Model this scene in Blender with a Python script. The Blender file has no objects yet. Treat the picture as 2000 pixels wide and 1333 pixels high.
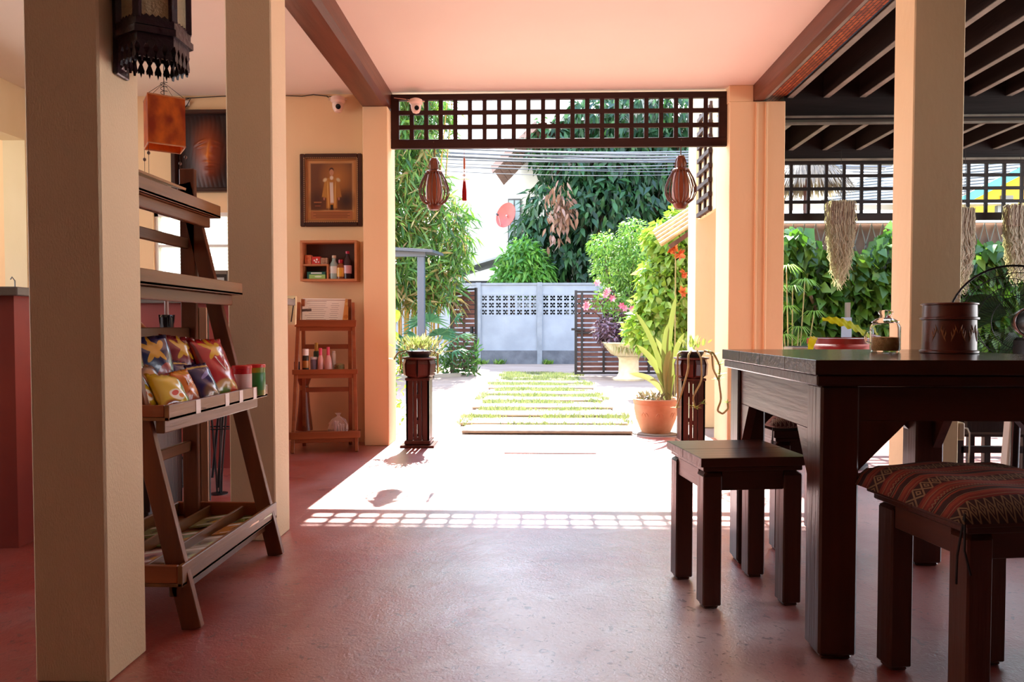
import bpy, bmesh, math, random
import numpy as np
from math import sin, cos, pi, atan, radians, sqrt
from mathutils import Vector, Matrix

random.seed(7); RNG = np.random.default_rng(7)
COL = bpy.context.scene.collection
S = bpy.context.scene

# ------------------------------------------------------------ camera, sky, sun, exposure
F = 1400.0; H = 0.88; YAW = atan(43 / F); PIT = atan(0.029)
cd = bpy.data.cameras.new('camera'); cam = bpy.data.objects.new('camera', cd); COL.objects.link(cam)
cam.location = (0, 0, H); cam.rotation_euler = (pi / 2 - PIT, 0, YAW)
cd.sensor_width = 36; cd.lens = F / 2000 * 36; cd.shift_y = 14.1 / 2000; cd.clip_start = .05; cd.clip_end = 300
S.camera = cam

w = bpy.data.worlds.new('sky'); S.world = w; w.use_nodes = True
nt = w.node_tree; nt.nodes.clear()
out = nt.nodes.new('ShaderNodeOutputWorld'); bg = nt.nodes.new('ShaderNodeBackground')
tc = nt.nodes.new('ShaderNodeTexCoord'); sx = nt.nodes.new('ShaderNodeSeparateXYZ'); rp = nt.nodes.new('ShaderNodeValToRGB')
nt.links.new(tc.outputs['Generated'], sx.inputs[0]); nt.links.new(sx.outputs['Z'], rp.inputs[0])
rp.color_ramp.elements[0].position = 0.0; rp.color_ramp.elements[0].color = (1, 1, 1, 1)
rp.color_ramp.elements[1].position = 0.9; rp.color_ramp.elements[1].color = (.42, .62, 1, 1)
nt.links.new(rp.outputs[0], bg.inputs[0]); nt.links.new(bg.outputs[0], out.inputs[0])
bg.inputs[1].default_value = 4.2

sd = bpy.data.lights.new('sun', 'SUN'); sun = bpy.data.objects.new('sun', sd); COL.objects.link(sun)
sd.energy = 20; sd.angle = radians(.53); sd.color = (1, .96, .89)
sun.rotation_euler = Vector((-.007, -1, -1.108)).to_track_quat('-Z', 'Y').to_euler()
sun.location = (0, 8, 9)

S.view_settings.view_transform = 'Standard'; S.view_settings.look = 'None'
S.view_settings.gamma = 1; S.view_settings.use_curve_mapping = False
S.view_settings.exposure = 0.62

# ------------------------------------------------------------ photo measurements -> real positions
def ray(px, py):
    x = (px - 1000) / F; y = -(py - (640 + F * .029)) / F
    fy = cos(PIT) + y * sin(PIT); uz = -sin(PIT) + y * cos(PIT)
    return x * cos(YAW) - fy * sin(YAW), x * sin(YAW) + fy * cos(YAW), uz
def aY(px, py, Y):
    r = ray(px, py); t = Y / r[1]; return Vector((r[0] * t, Y, H + r[2] * t))
def aX(px, py, X):
    r = ray(px, py); t = X / r[0]; return Vector((X, r[1] * t, H + r[2] * t))
def gr(px, py, z=0.):
    r = ray(px, py); t = (z - H) / r[2]; return Vector((r[0] * t, r[1] * t, z))

# ------------------------------------------------------------ materials
def srgb(c):
    if isinstance(c, str): c = [int(c[i:i + 2], 16) for i in (0, 2, 4)]
    f = lambda v: v / 12.92 if v <= .04045 else ((v + .055) / 1.055) ** 2.4
    return tuple(f(v / 255) for v in c) + (1,)
MATS = {}
def newmat(name):
    m = bpy.data.materials.new(name); m.use_nodes = True
    return m, m.node_tree, m.node_tree.nodes['Principled BSDF']
def mat(name, c, rough=.5, c2=None, scale=6, bump=0, bscale=40, metal=0, stretch=None, detail=4, trans=0, coat=0, ior=1.45, contrast=.5, spec=.5):
    if name in MATS: return MATS[name]
    m, t, p = newmat(name); MATS[name] = m
    p.inputs['Base Color'].default_value = srgb(c); p.inputs['Roughness'].default_value = rough
    p.inputs['Metallic'].default_value = metal; p.inputs['Transmission Weight'].default_value = trans
    p.inputs['Coat Weight'].default_value = coat; p.inputs['IOR'].default_value = ior
    p.inputs['Specular IOR Level'].default_value = spec
    if c2 or bump:
        tc = t.nodes.new('ShaderNodeTexCoord'); mp = t.nodes.new('ShaderNodeMapping')
        t.links.new(tc.outputs['Object'], mp.inputs[0])
        if stretch: mp.inputs['Scale'].default_value = stretch
    if c2:
        n = t.nodes.new('ShaderNodeTexNoise'); n.inputs['Scale'].default_value = scale; n.inputs['Detail'].default_value = detail
        r = t.nodes.new('ShaderNodeValToRGB'); r.color_ramp.elements[0].position = .5 - contrast / 3; r.color_ramp.elements[1].position = .5 + contrast / 3
        r.color_ramp.elements[0].color = srgb(c); r.color_ramp.elements[1].color = srgb(c2)
        t.links.new(mp.outputs[0], n.inputs[0]); t.links.new(n.outputs[0], r.inputs[0]); t.links.new(r.outputs[0], p.inputs['Base Color'])
    if bump:
        n = t.nodes.new('ShaderNodeTexNoise'); n.inputs['Scale'].default_value = bscale; n.inputs['Detail'].default_value = 3
        b = t.nodes.new('ShaderNodeBump'); b.inputs['Strength'].default_value = bump; b.inputs['Distance'].default_value = .01
        t.links.new(mp.outputs[0], n.inputs[0]); t.links.new(n.outputs[0], b.inputs['Height']); t.links.new(b.outputs[0], p.inputs['Normal'])
    return m
def wood(name, c, c2, rough=.4, axis='z', coat=0, scale=9, spec=.5):
    st = {'x': (.12, 1.6, 1.6), 'y': (1.6, .12, 1.6), 'z': (1.6, 1.6, .12)}[axis]
    return mat(name, c, rough, c2, scale=scale, bump=.12, bscale=scale * 5, stretch=st, detail=8, coat=coat, contrast=.6, spec=spec)
def leafmat(name, cols, trans=.45, rough=.4):
    if name in MATS: return MATS[name]
    m, t, p = newmat(name); MATS[name] = m
    a = t.nodes.new('ShaderNodeAttribute'); a.attribute_name = 'rnd'
    oi = t.nodes.new('ShaderNodeObjectInfo'); ad = t.nodes.new('ShaderNodeMath'); ad.operation = 'ADD'
    fr = t.nodes.new('ShaderNodeMath'); fr.operation = 'FRACT'
    t.links.new(a.outputs['Fac'], ad.inputs[0]); t.links.new(oi.outputs['Random'], ad.inputs[1]); t.links.new(ad.outputs[0], fr.inputs[0])
    r = t.nodes.new('ShaderNodeValToRGB'); cr = r.color_ramp; cr.interpolation = 'LINEAR'
    while len(cr.elements) < len(cols): cr.elements.new(.5)
    for i, c in enumerate(cols): cr.elements[i].position = i / max(1, len(cols) - 1); cr.elements[i].color = tuple(v * .78 for v in srgb(c)[:3]) + (1,)
    t.links.new(fr.outputs[0], r.inputs[0]); t.links.new(r.outputs[0], p.inputs['Base Color']); p.inputs['Roughness'].default_value = rough
    tr = t.nodes.new('ShaderNodeBsdfTranslucent'); mx = t.nodes.new('ShaderNodeMixShader'); mx.inputs[0].default_value = trans
    g = t.nodes.new('ShaderNodeMix'); g.data_type = 'RGBA'; g.blend_type = 'MULTIPLY'; g.inputs[0].default_value = .6
    g.inputs[7].default_value = (.85, 1, .35, 1); t.links.new(r.outputs[0], g.inputs[6]); t.links.new(g.outputs[2], tr.inputs[0])
    o = t.nodes['Material Output']
    t.links.new(p.outputs[0], mx.inputs[1]); t.links.new(tr.outputs[0], mx.inputs[2]); t.links.new(mx.outputs[0], o.inputs[0])
    return m
def layers(name, base, ls, rough=.4, coat=0, coord='UV'):
    """flat print: ellipses ('e') and rectangles ('r') laid over a base colour in UV space"""
    if name in MATS: return MATS[name]
    m, t, p = newmat(name); MATS[name] = m
    p.inputs['Roughness'].default_value = rough; p.inputs['Coat Weight'].default_value = coat
    tc = t.nodes.new('ShaderNodeTexCoord'); prev = None
    rgb = t.nodes.new('ShaderNodeRGB'); rgb.outputs[0].default_value = srgb(base); prev = rgb.outputs[0]
    for L in ls:
        k, cx, cy, rx, ry, c = L[:6]; rot = L[6] if len(L) > 6 else 0; soft = L[7] if len(L) > 7 else .05
        mp = t.nodes.new('ShaderNodeMapping'); mp.vector_type = 'TEXTURE'
        mp.inputs['Location'].default_value = (cx, cy, 0); mp.inputs['Rotation'].default_value = (0, 0, radians(rot)); mp.inputs['Scale'].default_value = (rx, ry, 1)
        t.links.new(tc.outputs[coord], mp.inputs[0])
        if k == 'e':
            l = t.nodes.new('ShaderNodeVectorMath'); l.operation = 'LENGTH'; t.links.new(mp.outputs[0], l.inputs[0]); d = l.outputs['Value']
        else:
            ab = t.nodes.new('ShaderNodeVectorMath'); ab.operation = 'ABSOLUTE'; t.links.new(mp.outputs[0], ab.inputs[0])
            s = t.nodes.new('ShaderNodeSeparateXYZ'); t.links.new(ab.outputs[0], s.inputs[0])
            mm = t.nodes.new('ShaderNodeMath'); mm.operation = 'MAXIMUM'; t.links.new(s.outputs[0], mm.inputs[0]); t.links.new(s.outputs[1], mm.inputs[1]); d = mm.outputs[0]
        mr = t.nodes.new('ShaderNodeMapRange'); mr.inputs[1].default_value = 1 - soft; mr.inputs[2].default_value = 1 + soft * .2; mr.inputs[3].default_value = 1; mr.inputs[4].default_value = 0
        t.links.new(d, mr.inputs[0])
        mx = t.nodes.new('ShaderNodeMix'); mx.data_type = 'RGBA'; t.links.new(mr.outputs[0], mx.inputs[0]); t.links.new(prev, mx.inputs[6]); mx.inputs[7].default_value = srgb(c)
        prev = mx.outputs[2]
    t.links.new(prev, p.inputs['Base Color'])
    return m

def plaster(name, c, c2, bump=.35, bscale=55, rough=.75, stretch=(1, 1, .45)):
    return mat(name, c, rough, c2, scale=2.2, bump=bump, bscale=bscale, stretch=stretch)
M_PILLAR = plaster('pillar_plaster', 'e6cba6', 'dcbf98', .22, 260, stretch=(1, 1, .4))
M_WALL = plaster('wall_paint', 'f6d0a0', 'f2c896', .1, 30)
M_PIL3 = plaster('cream_pillar', 'f4deb2', 'eed4a4', .12, 40)
M_WALLC = plaster('cream_paint', 'ecd6ac', 'e2ca9c', .1, 30)
M_CEIL = mat('ceiling_paint', 'e8dccb', .8, 'e2d4c2', scale=.8, bump=.04, bscale=8)
M_OUTW = plaster('outdoor_paint', 'eedcb2', 'e6d0a2', .15, 25)
M_BEAM = wood('beam_wood', '6e3a28', '4a2318', .35, 'y')
M_LATT = wood('lattice_wood', '3a1e18', '2a1410', .45, 'x', spec=.3)
M_DARK = wood('dark_wood', '5a2c1e', '37180f', .3, 'z', scale=7)
M_DARKX = wood('dark_wood_x', '5a2c1e', '37180f', .3, 'x', scale=7)
M_DARKY = wood('dark_wood_y', '6a3a28', '40201a', .3, 'y', scale=7)
M_SHELF = wood('shelf_wood', '7a4526', '522a16', .35, 'z')
M_SHELFY = wood('shelf_wood_y', '946034', '68401f', .4, 'y')
M_SHELFX = wood('shelf_wood_x', 'a0562c', '7c3c1c', .38, 'x')
M_SHELFZ = wood('shelf_wood_z', '7c4020', '5a2a14', .38, 'z')
M_PATIO = wood('patio_wood', '2c2320', '1c1614', .5, 'y', spec=.3)
M_PATIOX = wood('patio_wood_x', '2c2422', '1c1614', .5, 'x', spec=.3)
M_RAFTER = mat('rafter_edge', '8c8a7c', .5, '6c6a5e', scale=6)
M_BLACK = mat('black_metal', '1a1a1c', .4)
M_BLACKP = mat('black_plastic', '151517', .25)
M_WHITEP = mat('white_plastic', 'eae4da', .35)
M_TERRA = mat('terracotta', 'cc9470', .75, 'b87e5a', scale=7, bump=.2, bscale=30)
M_STONE = mat('cast_stone', 'ddd3b4', .8, 'c4b894', scale=6, bump=.3, bscale=40)
M_CONC = mat('concrete', '9c958a', .85, '8c857a', scale=2.5, bump=.2, bscale=30)
M_GWALL = mat('grey_render', '9aa2ac', .9, '8a929c', scale=2, bump=.15, bscale=20)
M_GWALLD = mat('grey_base', '6a6e76', .9, '565a62', scale=5, bump=.4, bscale=30)
M_GPOST = mat('grey_post', '8f969e', .9, '7d848c', scale=5)
M_REDW = mat('red_plaster', 'a8483a', .45, '8e3a32', scale=2.5, bump=.06, bscale=12)
M_SLAB = mat('polished_slab', '6e6a64', .25, '8a867e', scale=4)
M_SOIL = mat('soil', '3a2a20', .95)
M_GLASS = mat('clear_glass', 'ffffff', .02, trans=1, ior=1.12)
M_CABLE = mat('cable', '2c2622', .5)

# ------------------------------------------------------------ mesh builder
class MB:
    def __init__(s): s.v = []; s.f = []; s.uv = None
    def add(s, vs, fs):
        n = len(s.v); s.v += [tuple(v) for v in vs]; s.f += [tuple(n + i for i in f) for f in fs]; return s
    def box(s, x0, x1, y0, y1, z0, z1, R=None, o=(0, 0, 0)):
        vs = [Vector((x, y, z)) for z in (z0, z1) for y in (y0, y1) for x in (x0, x1)]
        if R is not None: vs = [R @ v + Vector(o) for v in vs]
        return s.add(vs, [(0, 2, 3, 1), (4, 5, 7, 6), (0, 1, 5, 4), (2, 6, 7, 3), (0, 4, 6, 2), (1, 3, 7, 5)])
    def beam(s, a, b, wd, th, up=(0, 0, 1)):
        a = Vector(a); b = Vector(b); d = (b - a).normalized(); u = Vector(up); u = u - d * u.dot(d)
        if u.length < 1e-4: u = Vector((0, 1, 0)); u = u - d * u.dot(d)
        u.normalize(); r = d.cross(u)
        vs = [p + r * (i * wd / 2) + u * (j * th / 2) for p in (a, b) for i, j in ((-1, -1), (1, -1), (1, 1), (-1, 1))]
        return s.add(vs, [(0, 3, 2, 1), (4, 5, 6, 7), (0, 1, 5, 4), (1, 2, 6, 5), (2, 3, 7, 6), (3, 0, 4, 7)])
    def prism(s, poly, d0, d1, axis='y', R=None, o=(0, 0, 0)):
        """poly in the plane across axis, extruded d0..d1"""
        f = {'x': lambda p, d: (d, p[0], p[1]), 'y': lambda p, d: (p[0], d, p[1]), 'z': lambda p, d: (p[0], p[1], d)}[axis]
        n = len(poly); vs = [Vector(f(p, d)) for d in (d0, d1) for p in poly]
        if R is not None: vs = [R @ v + Vector(o) for v in vs]
        return s.add(vs, [tuple(range(n))[::-1], tuple(range(n, 2 * n))] + [(i, (i + 1) % n, n + (i + 1) % n, n + i) for i in range(n)])
    def tube(s, pts, r, seg=8, cap=True):
        pts = [Vector(p) for p in pts]; n = len(pts); rs = r if isinstance(r, (list, tuple)) else [r] * n
        rings = []; prevu = None
        for i, p in enumerate(pts):
            d = (pts[min(i + 1, n - 1)] - pts[max(i - 1, 0)]).normalized()
            if prevu is None: u = d.orthogonal().normalized()
            else:
                u = prevu - d * prevu.dot(d)
                u = u.normalized() if u.length > 1e-5 else d.orthogonal().normalized()
            prevu = u; v = d.cross(u)
            rings.append([p + (u * cos(2 * pi * k / seg) + v * sin(2 * pi * k / seg)) * rs[i] for k in range(seg)])
        fs = []
        for i in range(n - 1):
            for k in range(seg):
                a = i * seg + k; b = i * seg + (k + 1) % seg; fs.append((a, b, b + seg, a + seg))
        if cap: fs += [tuple(range(seg))[::-1], tuple(range((n - 1) * seg, n * seg))]
        return s.add([v for rg in rings for v in rg], fs)
    def lathe(s, prof, seg=24, c=(0, 0, 0), sx=1, sy=1, closed=True):
        n = len(prof); vs = []; fs = []
        for r, z in prof:
            for k in range(seg):
                a = 2 * pi * k / seg; vs.append((c[0] + r * cos(a) * sx, c[1] + r * sin(a) * sy, c[2] + z))
        for i in range(n - 1):
            for k in range(seg):
                a = i * seg + k; b = i * seg + (k + 1) % seg; fs.append((a, b, b + seg, a + seg))
        if closed: fs += [tuple(range(seg))[::-1], tuple(range((n - 1) * seg, n * seg))]
        return s.add(vs, fs)
    def build(s, name, m, parent=None, loc=(0, 0, 0), bev=0, smooth=False, kind=None, uvs=None, label=None):
        me = bpy.data.meshes.new(name); me.from_pydata(s.v, [], s.f); me.update()
        bm = bmesh.new(); bm.from_mesh(me)
        if bev: bmesh.ops.bevel(bm, geom=list(bm.edges), offset=bev, segments=1, affect='EDGES', clamp_overlap=True)
        bmesh.ops.recalc_face_normals(bm, faces=list(bm.faces)); bm.to_mesh(me); bm.free()
        if smooth:
            me.shade_smooth()
            try: me.set_sharp_from_angle(angle=radians(40))
            except Exception: pass
        if uvs == 'xz' or uvs == 'xy' or uvs == 'yz':
            i, j = {'xz': (0, 2), 'xy': (0, 1), 'yz': (1, 2)}[uvs]; co = [v.co for v in me.vertices]
            a0 = min(c[i] for c in co); a1 = max(c[i] for c in co); b0 = min(c[j] for c in co); b1 = max(c[j] for c in co)
            ul = me.uv_layers.new(name='UVMap')
            for l in me.loops: c = co[l.vertex_index]; ul.data[l.index].uv = ((c[i] - a0) / (a1 - a0), (c[j] - b0) / (b1 - b0))
        if m: me.materials.append(m)
        return link(name, me, parent, loc, kind, label)
def link(name, me, parent=None, loc=(0, 0, 0), kind=None, label=None, M=None):
    o = bpy.data.objects.new(name, me); COL.objects.link(o); o.location = loc
    if M is not None: o.matrix_basis = M
    if parent: o.parent = parent
    if kind: o['kind'] = kind
    if label: o['label'] = label
    return o
def tag(o, label, cat, group=None, kind=None):
    o['label'] = label; o['category'] = cat
    if group: o['group'] = group
    if kind: o['kind'] = kind
    return o
def thing(name, label, cat, loc=(0, 0, 0), rz=0, group=None):
    o = bpy.data.objects.new(name, None); COL.objects.link(o); o.location = loc; o.rotation_euler = (0, 0, rz); o.empty_display_size = .1
    return tag(o, label, cat, group)
def struct(name, mb, m, parent=None, bev=0):
    return mb.build(name, m, parent, kind='structure', bev=bev)
def dup(o, parent=None, label=None, **kw):
    c = o.copy(); COL.objects.link(c); c.parent = parent
    for ch in [x for x in bpy.data.objects if x.parent == o]: dup(ch, c)
    if label: c['label'] = label
    for k, v in kw.items(): setattr(c, k, v)
    return c
def text(s, size, m, parent, loc, rot, name='lettering', ext=.0004, align='CENTER'):
    c = bpy.data.curves.new(name, 'FONT'); c.body = s; c.size = size; c.extrude = ext; c.align_x = align; c.align_y = 'CENTER'
    o = bpy.data.objects.new(name, c); COL.objects.link(o); bpy.context.view_layer.update()
    me = bpy.data.meshes.new_from_object(o.evaluated_get(bpy.context.evaluated_depsgraph_get())); bpy.data.objects.remove(o); bpy.data.curves.remove(c)
    me.materials.clear(); me.materials.append(m); o = bpy.data.objects.new(name, me); COL.objects.link(o); o.location = loc; o.rotation_euler = rot
    if parent: o.parent = parent
    return o

# leaves ---------------------------------------------------------------
def leaf_arrays(P, D, N, L, W, droop=.25, fold=.12):
    """P base, D direction, N normal (n,3); 6-vert curved leaf with 4 faces"""
    D = D / np.linalg.norm(D, axis=1, keepdims=True); Sd = np.cross(D, N); Sd /= np.linalg.norm(Sd, axis=1, keepdims=True) + 1e-9
    N = np.cross(Sd, D); L = L[:, None]; W = W[:, None]; g = np.array([[0, 0, -1.]])
    base = P; mid = P + D * L * .42 + g * L * droop * .15; tip = P + D * L + g * L * droop
    l = mid + Sd * W * .5 + N * W * fold; r = mid - Sd * W * .5 + N * W * fold
    V = np.stack([base, l, mid, r, tip], 1)
    n = len(P); idx = np.arange(n)[:, None, None] * 5
    T = np.array([[0, 2, 1], [0, 3, 2], [1, 2, 4], [2, 3, 4]])[None]
    return V.reshape(-1, 3), (idx + T).reshape(-1, 3)
def mesh_np(name, V, T, m, rnd=None):
    me = bpy.data.meshes.new(name); me.vertices.add(len(V)); me.vertices.foreach_set('co', V.astype(np.float32).ravel())
    me.loops.add(T.size); me.loops.foreach_set('vertex_index', T.astype(np.int32).ravel())
    me.polygons.add(len(T)); me.polygons.foreach_set('loop_start', np.arange(0, T.size, T.shape[1], dtype=np.int32))
    me.update(calc_edges=True); me.validate()
    if rnd is not None:
        a = me.attributes.new('rnd', 'FLOAT', 'POINT'); a.data.foreach_set('value', rnd.astype(np.float32))
    me.materials.append(m); return me
def foliage(P, D, N, L, W, m, parent, droop=.25, nparts=0, name='foliage', single='leaf', fold=.12, key=None):
    """nparts leaves nearest the camera become parts of their own, the rest one mass"""
    if nparts:
        off = np.array(parent.location) if parent is not None else np.zeros(3)
        k = np.linalg.norm(P + off - np.array([0, 0, H]), axis=1) - L * 1.5
        o = np.argsort(k); near, rest = o[:nparts], o[nparts:]
        ms = leaf_mesh(m, droop, fold, float(np.mean(W / L)))
        for i in near:
            d = Vector(D[i]).normalized(); n = Vector(N[i]); s = d.cross(n).normalized(); n = s.cross(d)
            Mx = Matrix((( s.x, d.x, n.x, P[i][0]), (s.y, d.y, n.y, P[i][1]), (s.z, d.z, n.z, P[i][2]), (0, 0, 0, 1))) @ Matrix.Scale(float(L[i]), 4)
            link(single, ms, parent, M=Mx)
        P, D, N, L, W = P[rest], D[rest], N[rest], L[rest], W[rest]
    if len(P):
        V, T = leaf_arrays(P, D, N, L, W, droop, fold)
        return link(name, mesh_np(name, V, T, m, np.repeat(RNG.random(len(P)), 5)), parent, kind='stuff')
LM = {}
def leaf_mesh(m, droop, fold, ratio):
    k = (m.name, droop, fold, round(ratio, 2))
    if k in LM: return LM[k]
    b = .5 * ratio; pts = []
    ys = [0, .18, .42, .7, 1.0]; ws = [.05, .75, 1, .62, .02]; V = []
    for y, wd in zip(ys, ws):
        z = -droop * y * y * .6
        V += [(-b * wd, y, z + fold * ratio * wd), (0, y, z), (b * wd, y, z + fold * ratio * wd)]
    T = []
    for i in range(4):
        a = i * 3; T += [(a, a + 1, a + 4, a + 3), (a + 1, a + 2, a + 5, a + 4)]
    LM[k] = mesh_np('leaf', np.array(V), np.array(T), m, np.zeros(len(V))); LM[k].shade_smooth(); return LM[k]
def unit(n):
    v = RNG.normal(size=(n, 3)); return v / np.linalg.norm(v, axis=1, keepdims=True)
def crown(clumps, n, L, out=.5, down=.3, shell=.45):
    """points in a set of ellipsoid clumps (x,y,z,rx,ry,rz), leaves pointing outward and down"""
    C = np.array(clumps, float); vol = (C[:, 3] * C[:, 4] * C[:, 5]) ** .7; pick = RNG.choice(len(C), n, p=vol / vol.sum())
    u = unit(n); r = 1 - shell * RNG.random(n) ** 1.5
    P = C[pick, :3] + u * C[pick, 3:] * r[:, None]
    D = u * out + unit(n) * .6 + np.array([0, 0, -down]); N = u + unit(n) * .6 + np.array([0, 0, .5])
    Ls = L * (.65 + .7 * RNG.random(n))
    return P, D, N, Ls
def branches(mb, base, tips, r0, r1, wob=.08):
    b = Vector(base)
    for t in tips:
        t = Vector(t); pts = []
        for i in range(6):
            f = i / 5; p = b.lerp(t, f); p += Vector(RNG.normal(size=3)) * wob * sin(pi * f); pts.append(p)
        mb.tube(pts, [r0 + (r1 - r0) * i / 5 for i in range(6)], 6)
    return mb

# ============================================================ THE SETTING
# polished red oxide floor, worn and scratched
def floor_mat():
    m, t, p = newmat('red_oxide_floor'); N = t.nodes.new; Lk = t.links.new
    tc = N('ShaderNodeTexCoord')
    def noise(sc, det=4, st=None, dist=0):
        n = N('ShaderNodeTexNoise'); n.inputs['Scale'].default_value = sc; n.inputs['Detail'].default_value = det; n.inputs['Distortion'].default_value = dist
        if st:
            mp = N('ShaderNodeMapping'); mp.inputs['Scale'].default_value = st; Lk(tc.outputs['Object'], mp.inputs[0]); Lk(mp.outputs[0], n.inputs[0])
        else: Lk(tc.outputs['Object'], n.inputs[0])
        return n.outputs[0]
    def ramp(src, p0, c0, p1, c1):
        r = N('ShaderNodeValToRGB'); r.color_ramp.elements[0].position = p0; r.color_ramp.elements[0].color = c0
        r.color_ramp.elements[1].position = p1; r.color_ramp.elements[1].color = c1; Lk(src, r.inputs[0]); return r.outputs[0]
    g = lambda v: (v, v, v, 1)
    c = ramp(noise(1.6, 6, dist=.6), .35, srgb('b03c26'), .68, srgb('8e3020'))
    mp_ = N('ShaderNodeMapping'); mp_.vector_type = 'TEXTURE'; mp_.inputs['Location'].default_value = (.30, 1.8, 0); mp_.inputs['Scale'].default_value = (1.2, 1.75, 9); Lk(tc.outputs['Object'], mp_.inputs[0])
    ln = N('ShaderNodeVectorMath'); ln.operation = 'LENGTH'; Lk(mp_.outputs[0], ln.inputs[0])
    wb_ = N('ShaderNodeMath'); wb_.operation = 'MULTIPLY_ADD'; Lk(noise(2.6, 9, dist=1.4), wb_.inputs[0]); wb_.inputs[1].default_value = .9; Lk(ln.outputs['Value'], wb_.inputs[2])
    glare_patch = ramp(wb_.outputs[0], .62, g(.85), 1.5, g(0))  # worn middle, with the bright doorway reflection painted into its colour
    ad = N('ShaderNodeMath'); ad.operation = 'ADD'; Lk(glare_patch, ad.inputs[0]); Lk(ramp(noise(.9, 8, dist=1.2), .46, g(0), .74, g(.45)), ad.inputs[1]); wear_glare = ad.outputs[0]
    mx = N('ShaderNodeMix'); mx.data_type = 'RGBA'; Lk(wear_glare, mx.inputs[0]); Lk(c, mx.inputs[6]); mx.inputs[7].default_value = srgb('dcc8c4')
    spots = ramp(noise(34, 6, dist=1.5), .61, g(0), .67, g(.8))
    sc = ramp(noise(9, 10, dist=2.5), .60, g(0), .66, g(.35))
    mx2 = N('ShaderNodeMix'); mx2.data_type = 'RGBA'; Lk(spots, mx2.inputs[0]); Lk(mx.outputs[2], mx2.inputs[6]); mx2.inputs[7].default_value = srgb('5e2a22')
    mx3 = N('ShaderNodeMix'); mx3.data_type = 'RGBA'; Lk(sc, mx3.inputs[0]); Lk(mx2.outputs[2], mx3.inputs[6]); mx3.inputs[7].default_value = srgb('b58a7c')
    Lk(mx3.outputs[2], p.inputs['Base Color'])
    Lk(ramp(noise(2.2, 8, dist=.8), .3, g(.27), .75, g(.44)), p.inputs['Roughness'])
    p.inputs['Specular IOR Level'].default_value = 1.0; p.inputs['Coat Weight'].default_value = 1; p.inputs['Coat IOR'].default_value = 1.85
    Lk(ramp(noise(3.1, 8, dist=.8), .3, g(.34), .75, g(.50)), p.inputs['Coat Roughness']); 
    b = N('ShaderNodeBump'); b.inputs['Strength'].default_value = .3; b.inputs['Distance'].default_value = .01
    b2 = N('ShaderNodeBump'); b2.inputs['Strength'].default_value = .14; b2.inputs['Distance'].default_value = .01
    Lk(noise(7, 6, dist=.5), b.inputs['Height']); Lk(noise(85, 4, dist=1), b2.inputs['Height']); Lk(b.outputs[0], b2.inputs['Normal']); Lk(b2.outputs[0], p.inputs['Normal']); Lk(b2.outputs[0], p.inputs['Coat Normal'])
    return m
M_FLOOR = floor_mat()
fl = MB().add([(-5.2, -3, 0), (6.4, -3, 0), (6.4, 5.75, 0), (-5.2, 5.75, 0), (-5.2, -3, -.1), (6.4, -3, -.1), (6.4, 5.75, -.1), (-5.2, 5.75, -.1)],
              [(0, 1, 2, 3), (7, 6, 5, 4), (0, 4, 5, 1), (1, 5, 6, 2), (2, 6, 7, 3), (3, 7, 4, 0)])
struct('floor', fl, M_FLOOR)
ZC = 2.65
struct('ceiling', MB().box(-5.2, 1.62, -3, 5.53, ZC, ZC + .14), M_CEIL)
struct('wall_rear', MB().box(-5.2, 6.4, -3.1, -3, 0, 3), wood('rear_panelling', '4a3020', '382216', .6, 'z'))
# left back wall with its window opening
WX0, WX1, WZ0, WZ1 = -2.93, -1.95, 1.02, 1.765
wb = MB()
wb.box(-5.2, WX0, 5.45, 5.55, 0, ZC).box(WX1, -1.262, 5.45, 5.55, 0, ZC).box(WX0, WX1, 5.45, 5.55, 0, WZ0).box(WX0, WX1, 5.45, 5.55, WZ1, ZC)
struct('wall_back', wb, M_WALL)
# left side wall: lintel over an opening, jamb post, corridor wall behind
wl = MB().box(-3.95, -3.78, -3, 5.45, 2.27, ZC).box(-3.95, -3.78, -3, .5, 0, 2.27).box(-3.95, -3.78, 5.25, 5.45, 0, 2.27)
struct('wall_left', wl, M_WALLC)
struct('wall_corridor', MB().box(-5.2, -5.1, -3, 1.2, 0, ZC).box(-5.2, -5.1, 4.6, 5.45, 0, ZC).box(-5.2, -5.1, 1.2, 4.6, 0, .9).box(-5.2, -5.1, 1.2, 4.6, 2.3, ZC), M_WALLC)  # unseen wide opening, added to let daylight into the left room
struct('wall_end', MB().box(6.3, 6.4, -3, 1.5, 0, 3), M_WALLC)
# door columns
struct('column', MB().box(-1.262, -1.078, 5.28, 5.56, 0, 2.505), M_WALL, bev=.004)
rc = struct('column', MB().box(1.43, 1.83, 5.33, 5.72, 0, 2.53), M_WALL, bev=.004)
struct('column_head', MB().box(1.425, 1.60, 5.335, 5.70, 2.53, ZC), M_WALL, bev=.003)
for x in (1.615, 1.685):
    MB().box(x, x + .016, 5.318, 5.332, .02, 2.52).build('conduit', M_WALL, rc, bev=.003)
# the two near pillars on the left, one on the right
struct('pillar', MB().box(-1.235, -1.05, 1.715, 1.89, 0, 2.505), M_PILLAR, bev=.005)
struct('pillar', MB().box(-1.248, -1.06, 2.89, 3.062, 0, 2.505), M_PILLAR, bev=.005)
struct('pillar', MB().box(1.655, aY(1876, 640, 3.21).x, 3.21, 3.385, 0, 2.535), M_PIL3, bev=.005)
# ceiling beams
struct('beam', MB().prism([(-1.262, 2.505), (-1.105, 2.505), (-1.075, 2.53), (-1.075, ZC), (-1.262, ZC)], -2.9, 5.50), M_BEAM)
struct('beam', MB().box(1.60, 1.675, -2.9, 5.50, 2.535, ZC + .02), M_BEAM, bev=.006)

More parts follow.
